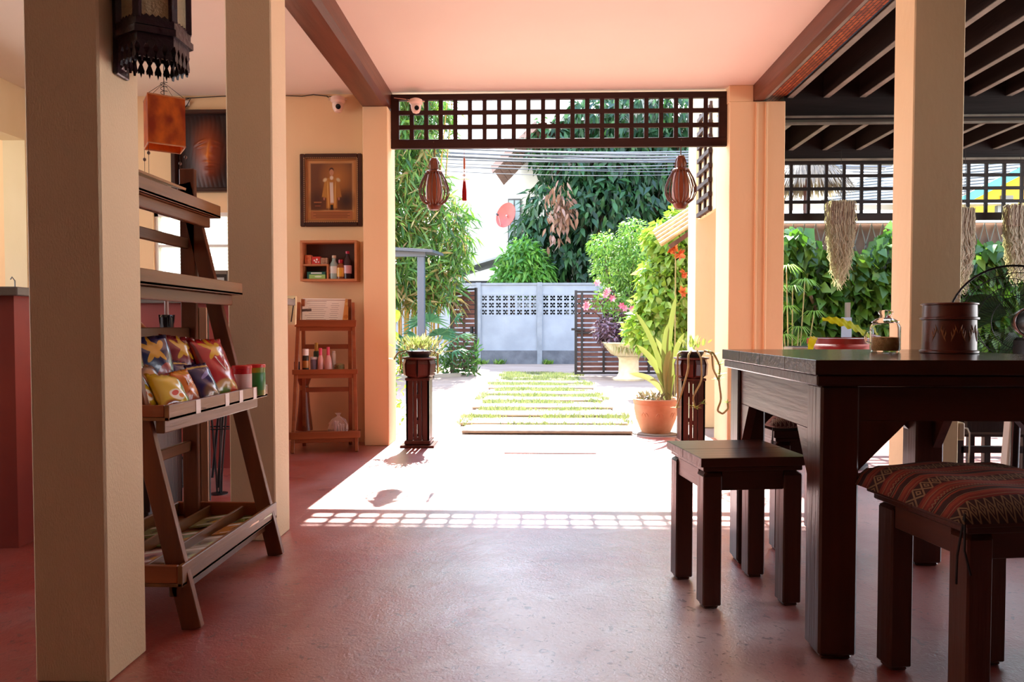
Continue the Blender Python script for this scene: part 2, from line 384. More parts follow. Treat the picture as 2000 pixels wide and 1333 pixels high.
# woven mat strip between beam and first rafter
def mat_weave():
    m, t, p = newmat('woven_bamboo'); tc = t.nodes.new('ShaderNodeTexCoord')
    b = t.nodes.new('ShaderNodeTexBrick'); mp = t.nodes.new('ShaderNodeMapping'); mp.inputs['Rotation'].default_value = (0, 0, radians(90)); mp.inputs['Scale'].default_value = (1, 1, 1)
    t.links.new(tc.outputs['Object'], mp.inputs[0]); t.links.new(mp.outputs[0], b.inputs[0])
    b.inputs['Color1'].default_value = srgb('a85c30'); b.inputs['Color2'].default_value = srgb('7a3a20'); b.inputs['Mortar'].default_value = srgb('3a1c12')
    b.inputs['Scale'].default_value = 9; b.inputs['Mortar Size'].default_value = .03; b.inputs['Brick Width'].default_value = .55; b.inputs['Row Height'].default_value = .2
    t.links.new(b.outputs[0], p.inputs['Base Color']); p.inputs['Roughness'].default_value = .5; return m
struct('trim_1', MB().box(1.675, 1.705, -2.9, 5.50, 2.55, 2.60), M_RAFTER)
wv = struct('trim_2', MB().box(1.705, 1.84, -2.9, 5.50, 2.575, 2.585), mat_weave())
# patio roof: boards, rafters, cross beam, fascia
pr = struct('patio_roof', MB().box(1.675, 6.4, -3, 6.75, 2.78, 2.82), M_PATIO)
def rafter_mesh(y0, y1, z0, z1):
    return MB().box(0, .045, y0, y1, z0 + .004, z1), MB().box(.002, .043, y0, y1, z0, z0 + .004)
for k in range(17):
    x = 1.85 + k * .262
    a, b = rafter_mesh(-3, 5.36, 2.56, 2.78)
    r = a.build('rafter', M_PATIO, pr, (x, 0, 0)); b.build('rafter_edge', M_RAFTER, r)
for k in range(15):
    x = 1.98 + k * .30
    a, b = rafter_mesh(5.50, 6.56, 2.47, 2.78)
    r = a.build('rafter', M_PATIO, pr, (x, 0, 0)); b.build('rafter_edge', M_RAFTER, r)
cb = struct('cross_beam', MB().box(1.83, 6.4, 5.36, 5.50, 2.40, 2.78), M_PATIOX)
MB().box(1.83, 6.4, 5.345, 5.36, 2.415, 2.427).build('metal_strip', M_RAFTER, cb)
MB().box(1.83, 6.4, 5.35, 5.36, 2.365, 2.38).build('metal_strip', M_RAFTER, cb)
struct('fascia', MB().box(1.83, 6.4, 6.56, 6.68, 2.385, 2.78), M_PATIOX)
struct('trim_3', MB().box(1.83, 6.4, 6.54, 6.56, 2.375, 2.392), M_RAFTER)
# cream column outside right of the door, with a strip of wooden lattice on it
struct('column', MB().box(1.405, 1.9, 6.32, 6.62, 0, 3.1), M_OUTW, bev=.004)

# ground outside
def ground_mat():
    return mat('pale_concrete_paving', '9c8678', .85, '8e786a', scale=1.5, bump=.15, bscale=25)
struct('ground', MB().box(-14, 16, 5.75, 17.45, -.12, -.004), ground_mat())
struct('lane', MB().box(-20, 24, 17.45, 40, -.12, -.006), M_CONC)
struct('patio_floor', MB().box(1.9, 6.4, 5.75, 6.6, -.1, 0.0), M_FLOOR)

# red strip and door mat line, paving slabs sunk in the grass
Mslab = mat('stepping_stone', 'a89a88', .85, '94867a', scale=5, bump=.3, bscale=30)
GX0, GX1 = -.62, .82
gb = MB().box(GX0, GX1, 6.15, 13.6, -.02, .004).build('grass_bed', mat('turf_soil', '8c8068', .95, '7c7a54', scale=6), kind='structure')
slabs = [gr(1090, y).y for y in (749, 759, 771, 783, 797, 812, 828, 843)]
for i, y in enumerate(slabs):
    cx = .16 + .02 * sin(i * 3); wd = .74 + .04 * cos(i * 5)
    MB().box(-wd, wd, -.17, .17, 0, .025).build('stepping_slab', Mslab, gb, (cx * .6, y, .004), bev=.006)
MB().box(-.55, .75, 6.20, 6.32, 0, .02).build('kerb', Mslab, kind='structure', bev=.004)
# grass blades
def grass(name, x0, x1, y0, y1, n, label, holes=None):
    P = np.stack([RNG.uniform(x0, x1, n), RNG.uniform(y0, y1, n), np.zeros(n)], 1)
    e = .10 * np.sin(P[:, 1] * 3) + .06 * np.sin(P[:, 1] * 11)
    k = np.abs(P[:, 0] - (x0 + x1) / 2) < (x1 - x0) / 2 - .12 + e
    k &= ~((np.min(np.abs(P[:, 1][:, None] - np.array(slabs)[None]), axis=1) < .15) & (np.abs(P[:, 0] - .1) < .66) & (RNG.random(n) < .85))
    k &= (np.sin(P[:, 0] * 9 + 2 * np.sin(P[:, 1] * 2.3)) + np.sin(P[:, 1] * 7.1 + P[:, 0] * 4) + 1.6 * RNG.random(n)) > .55
    P = P[k]; n = len(P)
    D = unit(n) * .5 + np.array([0, 0, 1.]); N = unit(n)
    L = .03 + .045 * RNG.random(n)
    V, T = leaf_arrays(P, D, N, L, L * .16, .1, .1)
    o = link(name, mesh_np(name, V, T, leafmat('grass_blades', ['788c4c', '98a468', 'b4b08c', '687c44'], .25), np.repeat(RNG.random(n), 5)), kind='stuff')
    o['label'] = label; o['category'] = 'grass'
grass('grass', GX0 - .1, GX1 + .1, 6.3, 13.7, 45000, 'short yellow-green grass growing around the stepping slabs of the driveway')

# ============================================================ INSIDE: windows, lattice over the door
win = MB()
for x0, x1 in ((WX0, WX0 + .03), (WX1 - .03, WX1)): win.box(x0, x1, 5.47, 5.53, WZ0, WZ1)
win.box(WX0, WX1, 5.47, 5.53, WZ1 - .03, WZ1).box(WX0, WX1, 5.47, 5.53, WZ0, WZ0 + .03)
w1 = struct('window_1', win, M_WHITEP)
M_FROST = mat('frosted_pane', 'f4f4ee', .5)
p = M_FROST.node_tree; tr = p.nodes.new('ShaderNodeBsdfTransparent'); mx = p.nodes.new('ShaderNodeMixShader'); mx.inputs[0].default_value = .85; tr.inputs[0].default_value = (.9, .95, .92, 1)
p.links.new(p.nodes['Principled BSDF'].outputs[0], mx.inputs[1]); p.links.new(tr.outputs[0], mx.inputs[2]); p.links.new(mx.outputs[0], p.nodes['Material Output'].inputs[0])
cols = [WX0 + .03, WX0 + .235, WX0 + .27, WX0 + .60, WX0 + .635, WX1 - .03]
for i in (1, 3): MB().box(cols[i], cols[i + 1], 5.475, 5.525, WZ0, WZ1).build('mullion', M_WHITEP, w1)
for z in (1.24, 1.50): MB().box(WX0, WX1, 5.475, 5.525, z, z + .02).build('glazing_bar', M_WHITEP, w1)
for a, b in ((cols[0], cols[1]), (cols[2], cols[3]), (cols[4], cols[5])):
    for z0, z1 in ((WZ0 + .03, 1.24), (1.26, 1.50), (1.52, WZ1 - .03)):
        MB().box(a, b, 5.495, 5.50, z0, z1).build('pane', M_FROST, w1)
for k in range(26):
    z = WZ0 + .03 + k * .027
    MB().add([(WX0 + .04, 5.60, z), (WX1 - .04, 5.60, z), (WX1 - .04, 5.62, z + .018), (WX0 + .04, 5.62, z + .018), (WX0 + .04, 5.603, z - .002), (WX1 - .04, 5.603, z - .002), (WX1 - .04, 5.623, z + .016), (WX0 + .04, 5.623, z + .016)],
             [(0, 1, 2, 3), (7, 6, 5, 4), (0, 4, 5, 1), (2, 6, 7, 3), (1, 5, 6, 2), (3, 7, 4, 0)]).build('louvre_slat', M_WHITEP, w1)

def lattice_panel(name, label, x0, x1, y, z0, z1, ncol, rows, bar, rail, m, th=.035, topr=.045, side=.06, group=None):
    t = thing(name, label, 'lattice', ((x0 + x1) / 2, y, z0), 0, group); ox = (x0 + x1) / 2
    MB().box(x0 - ox, x1 - ox, -th / 2, th / 2, 0, rail).build('bottom_rail', m, t, bev=.003)
    MB().box(x0 - ox, x1 - ox, -th / 2, th / 2, z1 - z0 - topr, z1 - z0).build('top_rail', m, t, bev=.003)
    for a in (x0 - ox, x1 - ox - side): MB().box(a, a + side, -th / 2, th / 2, rail, z1 - z0 - topr).build('stile', m, t, bev=.003)
    iw = x1 - x0 - 2 * side; p = (iw + bar) / ncol
    me = None
    for i in range(1, ncol):
        X = x0 - ox + side - bar + i * p
        if me is None: o = MB().box(0, bar, -.009, .009, rail, z1 - z0 - topr).build('bar', m, t, (X, 0, 0)); me = o.data
        else: link('bar', me, t, (X, 0, 0))
    ih = z1 - z0 - topr - rail; q = (ih + bar) / rows
    for j in range(1, rows):
        Z = rail - bar + j * q; MB().box(x0 - ox + side, x1 - ox - side, -.012, .007, Z, Z + bar).build('cross_bar', m, t)
    return t
lat = lattice_panel('lattice_panel', 'dark brown square-grid wooden lattice spanning the top of the doorway', -1.077, 1.429, 5.42, 2.226, 2.63, 22, 3, .032, .068, M_LATT, side=.062)
Mp = M_PATIOX
lattice_panel('lattice_panel', 'dark lattice of the dining terrace, hung between fascia and garden hedge', 1.83, 6.3, 6.62, 1.85, 2.385, 28, 4, .028, .065, Mp, th=.04, side=.04, topr=.03)

# ============================================================ furniture: table and stools
def rotv(p, a): return (p[0] * cos(a) - p[1] * sin(a), p[0] * sin(a) + p[1] * cos(a))
TX0, TX1, TY0, TY1, TZ = .725, 1.525, 1.865, 2.785, .796
tx, ty = (TX0 + TX1) / 2, (TY0 + TY1) / 2; tw, td = (TX1 - TX0) / 2, (TY1 - TY0) / 2
tb = thing('dining_table', 'tall dark wooden dining table with arched apron, sugar jar on top', 'table', (tx, ty, 0))
M_TOP = wood('table_top_wood', '4a2a1e', '341a12', .16, 'x', scale=6)
for i in range(4):
    y0 = -td + i * td / 2
    MB().box(-tw, tw, y0 + .0004, y0 + td / 2 - .0004, TZ - .038, TZ).build('top_plank', M_TOP, tb, bev=.0012)
MB().box(-tw + .006, tw - .006, -td + .006, td - .006, TZ - .068, TZ - .039).build('under_moulding', M_DARKX, tb, bev=.004)
lo, li = tw - .026, tw - .127   # outer/inner face of legs
ld = td - .028
def leg_mb(sx, sy, o, d, w_, z1, cut=.018):
    x0, x1 = sorted((sx * o, sx * (o - w_))); y0, y1 = sorted((sy * d, sy * (d - w_)))
    m = MB().box(x0, x1, y0, y1, .012, z1)
    cx, cy = (x0 + x1) / 2, (y0 + y1) / 2; s = w_ / 2 - .008
    m.box(cx - s, cx + s, cy - s, cy + s, 0, .013); return m
for sx in (-1, 1):
    for sy in (-1, 1): leg_mb(sx, sy, lo, ld, .1, TZ - .068).build('leg', M_DARK, tb, bev=.006)
zt, zb = TZ - .072, .634
for sy in (-1, 1):
    y = sy * (ld - .012); a, b = sorted((y, y - sy * .03))
    MB().box(-lo + .1, lo - .1, a, b, zb, zt).build('apron', M_DARKX, tb, bev=.002)
    for s in (-1, 1):
        q = [(s * (lo - .1), zb), (s * (lo - .1), .50), (s * (lo - .23), zb)]
        MB().prism(q, a, b).build('brace', M_DARK, tb)
for sx in (-1, 1):
    x = sx * (lo - .010); a, b = sorted((x, x - sx * .03))
    MB().box(a, b, -ld + .1, ld - .1, .60, zt).build('apron', M_DARKY, tb, bev=.002)
    for s in (-1, 1):
        q = [(s * (ld - .1), .60), (s * (ld - .1), .44), (s * (ld - .20), .60)]
        MB().prism(q, a, b, 'x').build('brace', M_DARKY, tb)

def make_stool(label, loc, rz, top=.345, cushion=None):
    t = thing('stool', label, 'stool', loc, rz, 'wooden stools round the dining table')
    h = .477; a = top / 2
    for i in (-1, 1):
        y0, y1 = sorted((0, i * a)); MB().box(-a, a, y0 + .0004, y1 - .0004, h - .028, h).build('seat_plank', M_DARKX, t, bev=.0015)
    MB().box(-a + .012, a - .012, -a + .012, a - .012, h - .045, h - .029).build('under_moulding', M_DARKX, t, bev=.003)
    o = .16
    for s in (-1, 1):
        y = s * (o - .006); p0, p1 = sorted((y, y - s * .02)); MB().box(-o + .06, o - .06, p0, p1, .372, .432).build('apron', M_DARKX, t, bev=.002)
        MB().box(p0, p1, -o + .06, o - .06, .372, .432).build('apron', M_DARKY, t, bev=.002)
    for sx in (-1, 1):
        for sy in (-1, 1):
            x0, x1 = sorted((sx * o, sx * (o - .06))); y0, y1 = sorted((sy * o, sy * (o - .06)))
            c0, c1 = (x0 + x1) / 2, (y0 + y1) / 2
            m = MB().box(x0, x1, y0, y1, .010, .420)
            m.add([(x0, y0, .42), (x1, y0, .42), (x1, y1, .42), (x0, y1, .42)] + [(c0 + (u - c0) * .75 - sx * .008, c1 + (v - c1) * .75 - sy * .008, .432) for u, v in ((x0, y0), (x1, y0), (x1, y1), (x0, y1))],
                  [(0, 1, 5, 4), (1, 2, 6, 5), (2, 3, 7, 6), (3, 0, 4, 7), (4, 5, 6, 7)])
            m.box(c0 - .023, c0 + .023, c1 - .023, c1 + .023, 0, .011)
            m.build('leg', M_DARK, t, bev=.004)
    return t
make_stool('bare dark wooden stool standing in front of the table near the doorway side', (.664, 2.402, 0), radians(7.2))
sB = make_stool('stool under the bold red and brown striped cushion, dark wood', (1.08, 1.754, 0), radians(8), top=.36)
sC = make_stool('stool with a faded woven cushion, behind the far side of the table', (1.095, 2.995, 0), radians(4))

def woven(name, c1, c2, c3, tan):
    m, t, p = newmat(name); N = t.nodes.new; Lk = t.links.new
    tc = N('ShaderNodeTexCoord'); s = N('ShaderNodeSeparateXYZ'); Lk(tc.outputs['UV'], s.inputs[0])
    def math_(op, a, b=None, c=None):
        n = N('ShaderNodeMath'); n.operation = op
        for i, v in enumerate((a, b, c)):
            if v is None: continue
            if isinstance(v, (int, float)): n.inputs[i].default_value = v
            else: Lk(v, n.inputs[i])
        return n.outputs[0]
    v = math_('FRACT', math_('MULTIPLY', s.outputs[1], 3.0)); u = s.outputs[0]
    r = N('ShaderNodeValToRGB'); cr = r.color_ramp; cr.interpolation = 'CONSTANT'
    st = [(0, c1), (.30, c2), (.34, tan), (.355, c2), (.40, c3), (.46, c2), (.48, tan), (.49, c1), (.60, c3), (.64, c1), (.66, tan), (.675, c1), (.70, c2), (.80, c3), (.84, c2), (.88, tan), (.895, c3), (.95, c2)]
    while len(cr.elements) < len(st): cr.elements.new(.5)
    for i, (q, c) in enumerate(st): cr.elements[i].position = q; cr.elements[i].color = srgb(c)
    Lk(v, r.inputs[0])
    # diamonds and crosses in the broad band 0..0.30
    pu = math_('PINGPONG', math_('MULTIPLY', u, 22), .5); pv = math_('ABSOLUTE', math_('SUBTRACT', math_('DIVIDE', v, .30), .5))
    d = math_('ADD', pu, pv)
    ring = math_('LESS_THAN', math_('ABSOLUTE', math_('SUBTRACT', d, .5)), .09)
    dot = math_('LESS_THAN', math_('ABSOLUTE', math_('SUBTRACT', d, .18)), .07)
    x = math_('LESS_THAN', v, .30)
    k = math_('MULTIPLY', math_('MAXIMUM', ring, dot), x)
    # small zigzag at .72..
    zz = math_('LESS_THAN', math_('ABSOLUTE', math_('SUBTRACT', math_('ADD', math_('MULTIPLY', math_('PINGPONG', math_('MULTIPLY', u, 60), .5), .10), .715), v)), .012)
    k = math_('MAXIMUM', k, zz)
    mx = N('ShaderNodeMix'); mx.data_type = 'RGBA'; Lk(k, mx.inputs[0]); Lk(r.outputs[0], mx.inputs[6]); mx.inputs[7].default_value = srgb(tan)
    Lk(mx.outputs[2], p.inputs['Base Color']); p.inputs['Roughness'].default_value = .9
    wv = N('ShaderNodeTexNoise'); wv.inputs['Scale'].default_value = 260; b = N('ShaderNodeBump'); b.inputs['Strength'].default_value = .5; b.inputs['Distance'].default_value = .002
    Lk(tc.outputs['Object'], wv.inputs[0]); Lk(wv.outputs[0], b.inputs['Height']); Lk(b.outputs[0], p.inputs['Normal'])
    return m
def pillow_mesh(name, wd, dp, th, m, n=22, pw=6, crown_=1.0, wob=.003, lift=.35):
    V = []; F_ = []; uv = []
    for side in (1, -1):
        for j in range(n + 1):
            for i in range(n + 1):
                u = 2 * i / n - 1; v = 2 * j / n - 1
                e = max(0, 1 - abs(u) ** pw) ** .5 * max(0, 1 - abs(v) ** pw) ** .5
                dome = 1 - .35 * (u * u + v * v) / 2
                z = side * th * (e * dome if side > 0 else e * lift) + wob * sin(u * 7 + v * 3) * e
                V.append((u * wd * (1 - .02 * (1 - e)), v * dp * (1 - .02 * (1 - e)), z)); uv.append(((u + 1) / 2, (v + 1) / 2))
    q = (n + 1) ** 2
    for s in (0, 1):
        for j in range(n):
            for i in range(n):
                a = s * q + j * (n + 1) + i; f = (a, a + 1, a + n + 2, a + n + 1); F_.append(f if s == 0 else f[::-1])
    me = bpy.data.meshes.new(name); me.from_pydata(V, [], F_); ul = me.uv_layers.new(name='UVMap')
    for l in me.loops: ul.data[l.index].uv = uv[l.vertex_index]
    bm = bmesh.new(); bm.from_mesh(me); bmesh.ops.remove_doubles(bm, verts=list(bm.verts), dist=1e-5); bm.to_mesh(me); bm.free()
    me.shade_smooth(); me.materials.append(m); return me
MCa = woven('woven_red_fabric', '3a1a16', '7a2a20', '8e3a28', '8a6a4c')
MCb = woven('woven_faded_fabric', '6a4a44', '8a4a40', '9a7468', 'b0a08c')
def cushion(label, loc, rz, w_, m, th=.04, seat=.9):
    t = thing('seat_cushion', label, 'cushion', loc, rz, None)
    me = pillow_mesh('cover', w_, w_, th, m)
    for v in me.vertices:
        e = max(abs(v.co.x), abs(v.co.y)) - seat
        if e > 0: v.co.z -= e * .55
    z0 = -min([v.co.z for v in me.vertices if max(abs(v.co.x), abs(v.co.y)) < seat] or [0])
    link('cover', me, t, (0, 0, z0 + .0005))
    mt = mat('cushion_tie', '15100f', .7)
    for sx in (-1, 1):
        for a, b in (((sx * w_ * .95, -w_ * .95, .012), (sx * (w_ - .045), -w_ + .075, -.16)), ((sx * w_ * .95, -w_ * .95, .012), (sx * (w_ - .03), -w_ + .015, -.12))):
            q = Vector(a).lerp(Vector(b), .5) + Vector((sx * .012, -.006, -.01)); MB().tube([a, q, b], .0025, 5).build('tie', mt, t)
    return t
cushion('woven cushion in deep red and brown with rows of tan diamonds, nearest the camera', (1.08, 1.754, .4785), radians(8), .222, MCa, .036, .172)
cushion('faded purple-brown woven cushion on the stool behind the table', (1.095, 2.995, .478), radians(4), .190, MCb, .052)

# sugar jar and lidded canister on the table
jl = gr(1737, 689, TZ); jr = .0475
j = thing('sugar_jar', 'small clear glass jar of brown sugar with domed lid and handle', 'jar', (jl.x, jl.y + .03, TZ))
MB().lathe([(.001, .002), (jr - .006, .002), (jr, .010), (jr, .085), (jr - .004, .094), (jr - .009, .098), (jr - .011, .098), (jr - .0065, .092), (jr - .0035, .083), (jr - .0035, .012), (jr - .008, .006), (.001, .006)], 32, closed=False).build('glass_body', M_GLASS, j, smooth=True)
MB().lathe([(.001, .0065), (jr - .008, .0065), (jr - .0042, .013), (jr - .0042, .050), (.02, .052), (.001, .047)], 28, closed=False).build('brown_sugar', mat('brown_sugar', 'e8bc80', .95, 'c8945a', scale=60, bump=.6, bscale=300), j, smooth=True)
MB().lathe([(.001, .099), (jr - .006, .099), (jr - .004, .103), (.030, .112), (.020, .116), (.018, .124), (.022, .130), (.024, .136), (.020, .142), (.001, .144)], 32).build('lid', M_GLASS, j, smooth=True)
MB().tube([(-jr, 0, .03), (-jr - .016, 0, .036), (-jr - .02, 0, .055), (-jr - .014, 0, .07), (-jr, 0, .074)], .004, 8).build('handle', M_GLASS, j, smooth=True)
MB().lathe([(jr - .010, .0), (jr - .004, .0), (jr - .004, .0018), (jr - .010, .0018)], 28, closed=False).build('foot_ring', M_GLASS, j)
cl = gr(1870, 691, TZ); cr_ = .0825
cn = thing('lidded_canister', 'round reddish-brown lacquered canister with leaf scrolls, right of the jar', 'canister', (cl.x, cl.y + cr_ * .6, TZ))
M_LAC = mat('red_brown_lacquer', '6e3424', .3, '5c2a1c', scale=5, bump=.05)
MB().lathe([(cr_ - .002, 0), (cr_ + .003, .002), (cr_ + .003, .008), (cr_ - .003, .011), (cr_ - .004, .108)], 40).build('body', M_LAC, cn, smooth=True)
MB().lathe([(cr_ - .003, .109), (cr_ + .003, .110), (cr_ + .003, .116), (cr_ - .003, .118), (cr_ - .004, .156), (cr_ + .001, .158), (cr_ + .001, .162), (cr_ - .004, .164), (cr_ - .012, .162)], 40).build('lid', M_LAC, cn, smooth=True)
M_GILT = mat('scroll_paint', 'a5683e', .45)
for a0 in (-2.45, -1.75, -1.05):
    for s in (-1, 1):
        b = MB(); pts = []
        for k in range(9):
            q = k / 8; a = a0 + s * (.03 + .24 * q); z = .066 + .014 * sin(q * 6.5)
            pts.append(((cr_ - .0030) * cos(a), (cr_ - .0030) * sin(a), z))
        b.tube(pts, [.0006 + .0014 * sin(pi * k / 8) for k in range(9)], 5)
        for k in (2, 4, 6):
            a = a0 + s * (.03 + .24 * k / 8)
            for dz in (-.011, .011):
                b.tube([((cr_ - .0030) * cos(a), (cr_ - .0030) * sin(a), .066 + .014 * sin(k / 8 * 6.5)), ((cr_ - .0028) * cos(a + s * .05), (cr_ - .0028) * sin(a + s * .05), .066 + dz * 1.6 + .01 * sin(k / 8 * 6.5))], [.002, .0004], 5)
        b.build('leaf_scroll', M_GILT, cn)

# ============================================================ LEFT ROOM: wall things
def frame4(mb, x0, x1, z0, z1, w_, y0, y1):
    mb.box(x0, x0 + w_, y0, y1, z0, z1).box(x1 - w_, x1, y0, y1, z0, z1).box(x0 + w_, x1 - w_, y0, y1, z1 - w_, z1).box(x0 + w_, x1 - w_, y0, y1, z0, z0 + w_); return mb
# framed portrait
a, b = aY(587, 443, 5.43), aY(707, 300, 5.43)
fw, fh = b.x - a.x, b.z - a.z
t = thing('framed_portrait', 'framed portrait of a standing person in a golden robe', 'picture', (a.x, 5.449, a.z))
M_FR = wood('frame_wood', '4a2618', '361a10', .35, 'x')
frame4(MB(), 0, fw, 0, fh, .035, -.03, 0).build('frame', M_FR, t, bev=.006)
frame4(MB(), .035, fw - .035, .035, fh - .035, .014, -.02, 0).build('inner_frame', mat('frame_gilt', '9a6434', .4), t, bev=.002)
bead = MB()
for k in range(26):
    for z in (.033, fh - .033): bead.box(.03 + k * (fw - .06) / 26, .03 + (k + .6) * (fw - .06) / 26, -.033, -.029, z - .002, z + .002)
for k in range(32):
    for x in (.033, fw - .033): bead.box(x - .002, x + .002, -.033, -.029, .03 + k * (fh - .06) / 32, .03 + (k + .6) * (fh - .06) / 32)
bead.build('beading', mat('bead_gilt', 'c89a6a', .4), t)
port = layers('portrait_print', 'b87a42', [
    ('r', .5, .56, .46, .43, 'c89058'), ('r', .5, .56, .43, .40, '6a3c20'), ('e', .62, .72, .34, .32, 'b07030', 0, .9), ('e', .80, .32, .2, .2, '3a2018', 0, .8), ('e', .2, .32, .18, .22, '4a2416', 0, .8),
    ('r', .22, .30, .08, .01, 'a06038'), ('r', .22, .24, .06, .008, '8a4a2c'),
    ('e', .505, .66, .155, .055, 'b47830', 0, .15), ('r', .505, .44, .115, .25, 'b0722e', 0, .1), ('r', .385, .52, .055, .15, 'b67c34', -12, .15), ('r', .625, .52, .055, .15, 'a86c2c', 12, .15),
    ('e', .37, .675, .05, .035, 'd8c090', 25, .5), ('e', .64, .675, .05, .035, 'cdb488', -25, .5), ('r', .505, .46, .036, .18, 'dccab8', 2, .15), ('r', .505, .215, .030, .045, '1c100c', 0, .1),
    ('r', .43, .42, .012, .24, 'd8a455', 2, .4), ('r', .575, .42, .012, .24, 'd8a455', -2, .4), ('e', .35, .36, .02, .03, 'b07050', 0, .3), ('e', .65, .36, .02, .03, 'b07050', 0, .3), ('e', .505, .71, .04, .04, 'e0ccb0', 0, .4),
    ('e', .505, .838, .050, .045, '2e1a14', 0, .3), ('e', .505, .800, .046, .060, 'c08460', 0, .2), ('r', .5, .085, .43, .07, 'a8663c', 0, .02),
] + [('r', .5, .125 - .025 * k, .38 - .05 * (k % 2), .004, '5e3018') for k in range(4)], rough=.25, coat=.3)
MB().box(.049, fw - .049, -.012, -.008, .049, fh - .049).build('print', port, t, uvs='xz')

# wall cabinet with small goods
a, b = aY(588, 550, 5.36), aY(698, 470, 5.36); cw, ch = b.x - a.x, b.z - a.z
t = thing('wall_shelf_box', 'open orange-brown wall box of small bottles and boxes, below the portrait', 'shelf', (a.x, 5.448, a.z))
M_ORW = wood('orange_wood', 'd08c5c', 'b06c40', .45, 'x'); M_ORD = mat('dark_back', '4a2818', .6)
frame4(MB(), 0, cw, 0, ch, .018, -.11, 0).build('case', M_ORW, t, bev=.0015)
MB().box(.018, cw - .018, -.006, 0, .018, ch - .018).build('back_panel', M_ORD, t)
MB().box(.018, .20, -.105, -.006, ch * .38, ch * .38 + .012).build('shelf_board', M_ORW, t)
MB().box(.20, .212, -.105, -.006, .018, ch * .38 + .012).build('divider', M_ORW, t)
def small_box(name, label, cat, base, x0, x1, y0, y1, z0, z1, m, grp=None, rz=0):
    o = thing(name, label, cat, (base.x + (x0 + x1) / 2, base.y + y1, base.z + z0), rz, grp)
    w_ = (x1 - x0) / 2; MB().box(-w_, w_, -(y1 - y0), 0, 0, z1 - z0).build('carton', m, o, bev=.0015, uvs='xz'); return o
B0 = Vector((a.x, 5.448, a.z)); sh = ch * .38 + .0125
small_box('tissue_pack', 'red and white patterned packet on the upper shelf of the wall box', 'packet', B0, .08, .145, -.08, -.03, sh, sh + .058, layers('red_white_pack', 'd43a32', [('e', .3, .5, .1, .12, 'f4e8e4'), ('e', .6, .62, .1, .14, 'f6ece8'), ('e', .5, .3, .12, .1, 'f2e2de'), ('e', .8, .3, .08, .1, 'f2e2de')]))
small_box('snack_carton', 'pale patterned carton behind the bottles in the wall box', 'packet', B0, .15, .20, -.09, -.04, sh, sh + .048, mat('tan_print', 'b89474', .5, '8a5a44', scale=60))
small_box('orange_packet', 'crumpled orange packet at the left end of the wall box', 'packet', B0, .027, .075, -.08, -.03, sh, sh + .07, mat('orange_foil', 'c8542c', .35, 'e08858', scale=50, bump=.5))
g = small_box('plaster_box', 'green and white box lying low in the wall box', 'box', B0, .05, .19, -.10, -.04, .0185, .072, layers('green_pack', '1e5a4c', [('r', .55, .3, .45, .3, '9ac46a'), ('r', .5, .8, .3, .08, 'e8eee4'), ('e', .6, .3, .2, .12, 'dcecc8')]))
def bottle(name, label, loc, prof, m, capm=None, capz=None, lab=None, labc=None, grp=None, cat='bottle', seg=16, s=1):
    """prof: body radius/height list; capz: (r, z0, z1)"""
    o = thing(name, label, cat, loc, 0, grp)
    MB().lathe([(r * s, z * s) for r, z in prof], seg).build('body', m, o, smooth=True)
    if capm: r, z0, z1 = capz; MB().lathe([(r * s, z0 * s), (r * s, (z1 - .002) * s), (r * .85 * s, z1 * s)], seg).build('cap', capm, o, smooth=True)
    if lab: r, z0, z1 = lab; MB().lathe([(r * s, z0 * s), (r * s + .0006, z0 * s + .0005), (r * s + .0006, z1 * s - .0005), (r * s, z1 * s)], seg, closed=False).build('label_band', labc, o, smooth=True)
    return o
P_ = lambda c, r=.3: mat('plain_' + c, c, r)
bz = B0.z + .0185
bottle('bottle', 'clear bottle with blue liquid and striped label in the wall box', (B0.x + .245, 5.385, bz), [(.026, 0), (.027, .01), (.027, .075), (.012, .10), (.011, .115)], P_('9ab0a8', .15), P_('c8b090'), (.012, .116, .132), (.0275, .03, .07), layers('striped', 'd8d8cc', [('r', .2, .5, .04, .5, '5a90a0'), ('r', .5, .5, .04, .5, '5a90a0'), ('r', .8, .5, .04, .5, '5a90a0')]), s=1.35)
bottle('bottle', 'short bottle with yellow label and red cap in the wall box', (B0.x + .298, 5.38, bz), [(.022, 0), (.023, .01), (.023, .07), (.012, .088)], P_('8a4a20'), P_('a02030'), (.015, .088, .108), (.0235, .012, .062), P_('dca63a'), s=1.35)
bottle('bottle', 'tall dark bottle with pink label in the wall box', (B0.x + .35, 5.38, bz), [(.021, 0), (.022, .01), (.022, .105), (.009, .125), (.009, .14)], P_('301820'), P_('b02848'), (.012, .14, .155), (.0225, .03, .075), P_('d0a8b0'), s=1.35)

